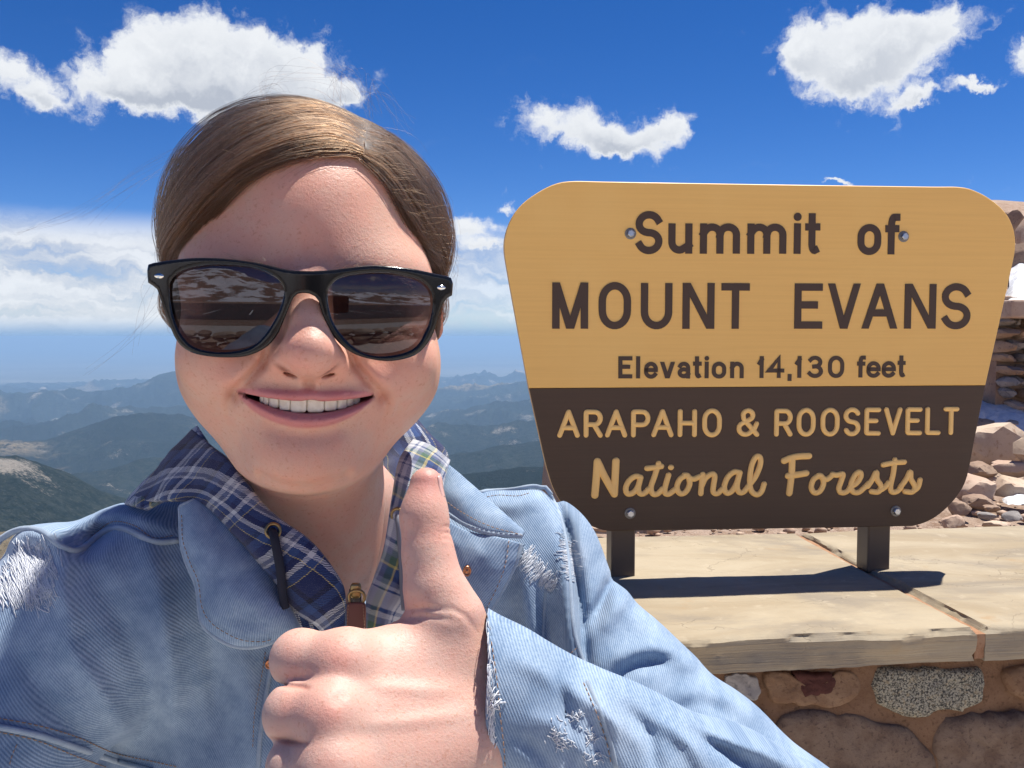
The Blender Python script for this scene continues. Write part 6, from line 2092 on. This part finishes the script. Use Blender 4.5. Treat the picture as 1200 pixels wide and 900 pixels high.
JF = jacket_sdf; SF = sleeve_sdf
seam([(-6, 640), (4, 628), (18, 621), (40, 619), (58, 627), (70, 640), (84, 648), (98, 643), (112, 629), (133, 617), (156, 622), (178, 636), (209, 633)], 2.0, M['hem'], jacket, fn=JF, lift=1.0)
stitches([(100, 636), (114, 623), (133, 611), (158, 616), (180, 630), (206, 627)], jacket, JF, 0.8)
seam([(-6, 851), (44, 861), (89, 876), (133, 891), (178, 904)], 1.7, M['hem'], jacket, fn=JF, lift=1.5)
stitches([(-4, 841), (44, 850), (89, 863), (133, 882), (178, 892), (210, 899)], jacket, JF, 0.7, step=3.0, length=2.1, r=0.34)
stitches([(-4, 857), (44, 868), (89, 886), (125, 899)], jacket, JF, 0.9, step=3.0, length=2.1, r=0.34)
stitches([(20, 872), (14, 886), (10, 902)], jacket, JF, 0.7)
stitches([(311, 764), (307, 790), (302, 815), (298, 840), (296, 880)], jacket, JF, 0.7)
seam([(322, 756), (314, 800), (306, 850), (302, 904)], 1.4, M['hem'], jacket, fn=JF, lift=0.4)
seam([(560, 578), (580, 574), (604, 575), (618, 569.5), (630, 567), (639, 571), (646, 580)], 1.6, M['hem'], jacket, fn=JF, lift=0.8)
stitches([(566, 583), (584, 580), (606, 581), (622, 577)], jacket, JF, 0.7)
seam([(644, 578), (656, 604), (664, 640), (668, 685), (673, 742), (683, 775), (700, 803)], 1.5, M['hem'], jacket, fn=JF, lift=0.2)
stitches([(652, 779), (668, 766), (681, 755)], jacket, JF, 0.7); stitches([(667, 788), (676, 779), (685, 768)], jacket, JF, 0.7)
seam([(640, 690), (637, 730), (636, 770), (640, 800)], 1.0, M['hem'], jacket, fn=JF, lift=-0.2)
stitches([(576, 752), (579.5, 775), (583, 802), (586, 836), (590, 870), (592, 900)], fore_sleeve, SF, 0.6, step=3.0, length=2.1)
stitches([(684, 800), (692, 818), (700, 838), (711, 870), (717, 900)], fore_sleeve, SF, 0.6, step=3.0, length=2.1)
seam([(688, 799), (696, 817), (705, 838), (716, 870), (722, 900)], 1.0, M['hem'], fore_sleeve, fn=SF, lift=0.2)

def threads(region, n, parent, fn, ang, spread, lo, hi, seed, r=0.22, lift=2.2, name='frayed_tear', mat=None):
    """loose threads over a tear; region = list of (u, v, su, sv) blobs in the photo"""
    r_ = np.random.default_rng(seed)
    U, V_ = [], []
    paths = []
    for _ in range(n):
        a, b, su, sv = region[r_.integers(len(region))]
        u0 = a + r_.normal(0, su); v0 = b + r_.normal(0, sv)
        th = math.radians(ang + r_.normal(0, spread)); L = r_.uniform(lo, hi)
        t = np.linspace(-0.5, 0.5, 9)
        k = r_.normal(0, 0.25)
        uu = u0 + L * t * math.cos(th) - L * k * (t * t) * math.sin(th); vv = v0 + L * t * math.sin(th) + L * k * (t * t) * math.cos(th)
        paths.append((uu, vv, lift * r_.uniform(0.2, 1.0) * np.sin(np.pi * (t + 0.5))))
    d = trace(fn, np.concatenate([p[0] for p in paths]), np.concatenate([p[1] for p in paths]), 330, 900)
    mb = MB()
    for i, (uu, vv, lf) in enumerate(paths):
        dd = d[i * 9:(i + 1) * 9]
        if dd.max() > 690 or np.abs(np.diff(dd)).max() > 14: continue
        P = px(uu, vv, d[i * 9:(i + 1) * 9] - 0.2 - lf)
        V, Fs = tube(P, r * r_.uniform(0.6, 1.3), 4); mb.add(V, Fs)
    return mb.build(name, mat or M['white_thread'], parent, conv=c2w)
threads([(26, 658, 11, 12), (34, 678, 14, 14), (20, 695, 14, 8), (46, 668, 9, 12)], 460, jacket, JF, 72, 13, 10, 30, 1, 0.22, 0.9)
threads([(8, 660, 8, 12), (52, 690, 6, 12)], 40, jacket, JF, 30, 40, 6, 18, 2, 0.2, 0.9)
threads([(617, 655, 5, 5), (626, 665, 6, 5), (636, 676, 6, 5), (644, 684, 4, 3)], 170, jacket, JF, -52, 9, 7, 15, 3, 0.2, 0.8)
threads([(664, 640, 4, 6), (668, 655, 4, 7), (670, 670, 4, 6)], 110, jacket, JF, 5, 12, 6, 14, 4, 0.2, 0.8)
threads([(660, 630, 5, 4), (648, 690, 4, 4), (610, 648, 4, 4)], 60, jacket, JF, 40, 60, 4, 9, 5, 0.22, 0.9, mat=M['hem'])
threads([(573, 800, 1.2, 22), (577, 850, 1.2, 26), (570, 760, 1.5, 12)], 150, fore_sleeve, SF, 88, 9, 8, 24, 6, 0.2, 0.7, name='frayed_cuff')
threads([(577, 815, 2, 2), (581, 826, 3, 4), (574, 812, 3, 2)], 26, fore_sleeve, SF, 20, 60, 10, 24, 7, 0.26, 3.0, name='frayed_cuff')
threads([(652, 857, 7, 8), (673, 838, 5, 4), (692, 862, 6, 5), (698, 890, 8, 5), (660, 872, 5, 4)], 120, fore_sleeve, SF, 45, 45, 3, 8, 8, 0.2, 0.6)

# ================================================================== arm that holds the camera phone, trousers and shoes
FA = [np.array(EL_L, float), np.array((-250, 200, -215.0)), np.array((-120, 70, -105.0))]
def sleeve2_sdf(p):
    p = p.astype(np.float32)
    d = s_path(p, FA, (47, 45, 38), 14)
    n = np.sin(p[:, 1] * 0.09 + 1.4 * np.sin(p[:, 0] * 0.05)) * np.sin(p[:, 2] * 0.06 + p[:, 0] * 0.04)
    return (d - 2.2 * n) * 0.85
V, Q = surface_nets(sleeve2_sdf, (-420, 20, -400), (-60, 440, -50), 3.5)
cloth_mesh('sleeve', V, Q, lambda V, u, v: np.stack([V[:, 0] + V[:, 2], V[:, 1] + 0.3 * V[:, 2]], 1), jacket, M['denim'])
def hand2_sdf(p):
    p = p.astype(np.float32)
    d = s_cap(p, (-135, 80, -118), (-62, 4, -50), 27, 24)
    d = smin(d, s_ell(p, (-48, -8, -34), (24, 24, 30)), 14)
    for k, (x, z) in enumerate(((-24, 22), (-22, 2), (-24, -18), (-28, -36))):
        e = s_path(p, [(-52, -22, z - 6), (-36, -30, z), (x + 12, -22, z + 2), (x + 20, -18, z + 3)], (10, 9.2, 8.4, 7.4), 4)
        d = smin(d, e, 4)
    th = s_path(p, [(-58, 4, -40), (-40, 8, -12), (-22, 6, 4)], (13, 10, 7.6), 5)
    return smin(d, th, 8) * 0.9
H2V, H2Q = surface_nets(hand2_sdf, (-176, -56, -168), (24, 120, 48), 2.2)
M['phone_glass'] = plain('black_phone_glass', (0.008, 0.008, 0.010), 0.06)
M['phone_case'] = plain('black_phone_case', (0.012, 0.012, 0.014), 0.5)
ph = empty('smartphone', c2w((54, -14, -38)), 'black smartphone held out at arm\'s length by the person', 'phone')
V, Fs = superbox((54, -13, -2), (75, 4.2, 37), 0.12, 13); link('phone_case', mesh('phone_case', c2w(np.array(V)), Fs), M['phone_case'], ph)
V, Fs = boxv((54, -8.6, -2), (71, 0, 0), (0, 0.4, 0), (0, 0, 33)); link('screen', mesh('screen', c2w(np.array(V)), Fs), M['phone_glass'], ph, smooth=False)

def legs_sdf(p):
    p = p.astype(np.float32)
    d = s_ell(p, (-115, 655, -560), (172, 118, 150))
    for sx in (-1, 1):
        d = smin(d, s_path(p, [(-115 + sx * 85, 655, -640), (-115 + sx * 92, 650, -1060), (-115 + sx * 96, 670, -1545)], (90, 68, 52), 10), 30)
    return d * 0.9
V, Q = surface_nets(legs_sdf, (-330, 500, -1610), (110, 810, -400), 9.0)
M['trousers'] = plain('dark_trousers', (0.035, 0.04, 0.055), 0.9)
link('trousers', mesh('trousers', c2w(V), Q), M['trousers'], person)
M['shoe'] = plain('grey_shoe', (0.10, 0.10, 0.11), 0.7)
for sx in (-1, 1):
    V, Fs = superbox((-115 + sx * 98, 625, -1562), (48, 130, 42), 0.7, 12)
    V = np.array(V); V[:, 2] = np.where(V[:, 1] < 590, V[:, 2] - 0.25 * np.maximum(V[:, 2] + 1580, 0), V[:, 2])
    link('shoe', mesh('shoe', c2w(V), Fs), M['shoe'], person)
# ================================================================== rocks, snow and ruin behind the wall
def place_rock(u, vb, w, h, mat, seed, label, name='rock', deep=0.8, rotz=None, group=None, sink=0.15):
    p = ground_hit(u, vb); k = np.dot(p - CAM, AY) / F
    sx, sz = w * k / 2 * 1.25, h * k / 2 * 1.32
    o = rock(name, seed, (p[0], p[1] + sx * deep * 0.6, p[2] + sz * (1 - sink * 2)), (sx, sx * deep, sz), (0, 0, 0), mat, label, group)
    return o
place_rock(1166, 546, 96, 44, 'rock_tan', 21, 'big tan boulder with a flat top lying in front of the snow bank', 'boulder')
place_rock(1151, 559, 32, 15, 'rock_brown', 22, 'brown rock wedged below the overhanging tan boulder')
place_rock(1194, 560, 44, 20, 'rock_pink', 23, 'pinkish rock below the right end of the tan boulder')
place_rock(1150, 590, 62, 30, 'rock_pink', 24, 'broad pink slab of rock leaning below the tan boulder', 'boulder', 0.9)
place_rock(1198, 586, 46, 26, 'rock_tan', 25, 'tan slab of rock beside a thin strip of snow')
place_rock(1126, 604, 25, 17, 'rock_brown', 26, 'rounded dark brown rock on the gravel behind the coping')
place_rock(1155, 597, 38, 13, 'rock_brown', 27, 'long flat brown rock tilted on the gravel')
place_rock(1122, 621, 27, 15, 'rock_pink', 28, 'angular salmon pink rock at the back edge of the coping')
place_rock(1163, 601, 16, 9, 'rock_brown', 29, 'small brown rock beside the long flat one')
place_rock(1160, 610, 20, 9, 'rock_grey', 30, 'small dark grey rock on the gravel')
place_rock(1168, 620, 28, 8, 'rock_tan', 31, 'pale flat rock half buried at the edge of the coping')
place_rock(1192, 612, 20, 10, 'rock_grey', 32, 'grey rock on gravel near the pale flat rock')
place_rock(1158, 504, 30, 13, 'rock_brown', 33, 'brown rock resting on the snow at the foot of the ruined wall')
place_rock(1192, 504, 26, 12, 'rock_pink', 34, 'pink rock on the snow under the ruined wall')
place_rock(676, 618, 34, 18, 'rock_tan', 35, 'tan rock behind the coping beside the denim shoulder')
place_rock(701, 623, 24, 10, 'rock_pink', 36, 'small pink rock behind the coping near the sign post')
place_rock(655, 606, 26, 16, 'rock_pink', 37, 'pink rock on the drop edge behind the sign corner')
place_rock(1196, 284, 34, 40, 'rock_brown', 38, 'brown rock outcrop against the sky at the top of the slope', 'boulder')
place_rock(1204, 318, 30, 34, 'rock_brown', 39, 'dark rock in the snow below the skyline outcrop', 'boulder')
place_rock(1186, 358, 20, 12, 'rock_pink', 40, 'pink rock at the foot of the upper snow patch')
place_rock(1228, 300, 50, 70, 'rock_pink', 41, 'tall pink rock beyond the skyline outcrop', 'boulder')
place_rock(1232, 560, 60, 60, 'rock_tan', 42, 'tan boulder to the right of the tan slab', 'boulder')

def snow_patch(poly, label_seed, lift=0.03):
    c = catmull(np.array(poly, float), 40, closed=True)
    c = c + (np.stack([fbm(np.stack([c[:, 0] * .12, c[:, 1] * .12, 0 * c[:, 0] + k * 7], -1), 3, 40 + label_seed) for k in (0, 1)], 1) - 0.5) * 9
    P2, tr = fill_poly(c, 2.4)
    sd = poly_sd(P2[:, 0].astype(np.float32), P2[:, 1].astype(np.float32), c)
    G = np.array([ground_hit(u, v) for u, v in P2])
    n = fbm(G * 3.0, 4, label_seed)
    G[:, 2] += 0.012 + lift * np.clip(-sd / 10, 0, 1) + (n - 0.5) * lift * 1.6 * np.clip(-sd / 5, 0, 1)
    me = mesh('snow', G, tr)
    bm = bmesh.new(); bm.from_mesh(me); bmesh.ops.recalc_face_normals(bm, faces=bm.faces)
    if sum(f.normal.z for f in bm.faces) < 0: bmesh.ops.reverse_faces(bm, faces=bm.faces)
    bm.to_mesh(me); bm.free()
    tag(link('snow', me, M['snow']), kind='stuff')
snow_patch([(1118, 506), (1126, 470), (1145, 440), (1165, 430), (1180, 470), (1215, 492), (1215, 508), (1160, 506)], 1, 0.05)
snow_patch([(1172, 590), (1190, 585), (1215, 584), (1215, 595), (1185, 596)], 2, 0.02)
snow_patch([(1172, 372), (1180, 340), (1190, 300), (1204, 280), (1230, 290), (1230, 372), (1200, 374)], 3, 0.06)

def ruin():
    b = ground_hit(1186, 498); k = np.dot(b - CAM, AY) / F
    r_ = empty('ruined_wall', b, 'broken masonry wall of rough brown stones standing in the snow', 'wall')
    w0, h = 78 * k, 128 * k
    V, Fs = boxv(b + np.array([w0 * 0.40, 0.30, h * 0.46]), (w0 * 0.44, 0, 0), (0, 0.16, 0), (0, 0, h * 0.47))
    link('mortar_core', mesh('mortar_core', V, Fs), M['rock_brown'], r_, smooth=False)
    rr = np.random.default_rng(5)
    rows = 9; rh = h / rows; sd = 60
    for i in range(rows):
        x = -w0 * 0.28 + (0.14 * w0 * (1 - i / rows)) + rr.uniform(-.06, .06) * w0 if i < 7 else -w0 * 0.34
        x0 = (0.10 - 0.30 * (i / (rows - 1)) ** 0.8) * w0 + rr.uniform(-.03, .03) * w0
        x = x0
        while x < w0 * 0.85:
            ww = rr.uniform(0.9, 1.7) * rh
            sd += 1
            rock('stone', sd, (b[0] + x + ww / 2, b[1] + 0.14 + rr.uniform(-.03, .03), b[2] + (i + 0.5) * rh), (ww * 0.60, 0.16, rh * 0.60), (0, rr.uniform(-.08, .08), 0),
                 ['rock_brown', 'rock_pink', 'rock_brown', 'rock_grey'][rr.integers(4)], None, parent=r_, sub=2)
            x += ww
    V, Fs = boxv(b + np.array([w0 * 0.34, 0.12, h + 0.03]), (w0 * 0.56, 0, 0), (0, 0.22, 0), (0, 0, 0.045))
    o = link('coping_slab', mesh('coping_slab', V, Fs), M['rock_pink'], r_, smooth=False)
    md = o.modifiers.new('edge', 'BEVEL'); md.width = 0.012; md.segments = 2
ruin()

def pebbles():
    rr = np.random.default_rng(3); mb_V = []; mb_F = []; n = 0
    bm = bmesh.new(); bmesh.ops.create_icosphere(bm, subdivisions=1, radius=1.0)
    B = np.array([v.co[:] for v in bm.verts]); BF = np.array([[v.index for v in f.verts] for f in bm.faces]); bm.free()
    s_ = rr.uniform(-0.7, 3.2, 2600); t_ = DEPTH + 0.02 + rr.uniform(0, 1, 2600) ** 1.5 * 3.0
    P = E0[None] + s_[:, None] * WX + t_[:, None] * WY
    z = near_h(P[:, 0], P[:, 1])
    sz = 0.005 + 0.02 * rr.uniform(0, 1, 2600) ** 3
    for i in range(2600):
        V = B * (1 + rr.uniform(-.3, .3, (len(B), 1))) * sz[i] * np.array([1, 1, .6]) + np.array([P[i, 0], P[i, 1], z[i] - 0.02 + sz[i] * .3])
        mb_V.append(V); mb_F.append(BF + n); n += len(B)
    tag(link('gravel', mesh('gravel', np.vstack(mb_V), np.vstack(mb_F)), M['rock_pink'], smooth=False), kind='stuff')
pebbles()

# ================================================================== behind the viewer (seen in the lenses)
def behind():
    pw = empty('parapet_wall', (0, -3.6, 0), 'low parapet of flat tan stones across the paved terrace', 'wall')
    rr = np.random.default_rng(8); sd = 300
    for row in range(3):
        x = -4.6 + 0.2 * row
        while x < 4.6:
            w = rr.uniform(0.3, 0.6); sd += 1
            rock('stone', sd, (x + w / 2, -3.6 + rr.uniform(-.03, .03), 0.10 + 0.19 * row), (w * 0.62, 0.24, 0.125), (0, 0, rr.uniform(-.08, .08)), ['rock_tan', 'rock_pink', 'rock_brown'][rr.integers(3)], None, parent=pw, sub=2)
            x += w
    xs = np.linspace(-150, 150, 120); ys = np.linspace(-230, -55, 60)
    X, Y = np.meshgrid(xs, ys)
    Z = np.clip((-60 - Y) / 90, 0, 1) * (10 + 26 * np.exp(-((X + 40) / 50) ** 2)) + (fbm(np.stack([X / 22, Y / 22, 0 * X], -1), 5, 6, ridge=True) - 0.4) * 9 * np.clip((-58 - Y) / 30, 0, 1) - 0.3
    k = len(xs)
    i = np.arange(len(ys) - 1)[:, None] * k + np.arange(k - 1)[None]
    Q = np.stack([i, i + 1, i + k + 1, i + k], -1).reshape(-1, 4)
    m, g, b, o = material('snowy_rock_slope')
    co = objco(g)
    n = g.noise(co, 0.09, 7, 0.62)
    c = g.mix(g.ss(n, 0.46, 0.54), (0.20, 0.15, 0.12), (0.78, 0.80, 0.84))
    setp(g, b, color=c, rough=0.95)
    tag(link('hill', mesh('hill', np.stack([X, Y, Z], -1).reshape(-1, 3), Q), m), kind='structure')
behind()
# ---- one continuous body mesh: head and neck, hidden trunk, hand
def build_body():
    hv, hq, hc = build_hand_mesh()
    tf = lambda p: smin(smin(s_ell(p, (-112, 650, -345), (165, 112, 235)), s_path(p, [(-110, 590, -80), (-110, 615, -150), (-255, 555, -165), (-310, 455, -245), (-345, 372, -325), (-250, 205, -215), (-125, 76, -110)], (36, 50, 40, 36, 34, 30, 25), 10), 20),
                        s_path(p, [(-110, 615, -150), (20, 606, -150), (76, 556, -210), (136, 508, -268), (120, 470, -235), (40, 424, -178)], (50, 34, 34, 32, 32, 24), 10), 20) * 0.9
    tv, tq = surface_nets(lambda p: tf(p.astype(np.float32)), (-400, 40, -600), (190, 780, -20), 8.0)
    V = np.vstack([h2c(HV), hv, H2V, tv]); Q = np.vstack([HQ, hq + len(HV), H2Q + len(HV) + len(hv), tq + len(HV) + len(hv) + len(H2V)])
    C = np.vstack([HCOL, hc, np.tile(np.array([0.56, 0.345, 0.27]), (len(H2V) + len(tv), 1))])
    gl = np.concatenate([HGLOSS, np.zeros(len(hv) + len(H2V) + len(tv))])
    me = mesh('body', c2w(V), Q, col=C, attrs={'gloss': gl})
    return link('body', me, M['skin'], person)
body = build_body()
build_teeth(body)
build_nail(body)
build_hair(body)
build_glasses()
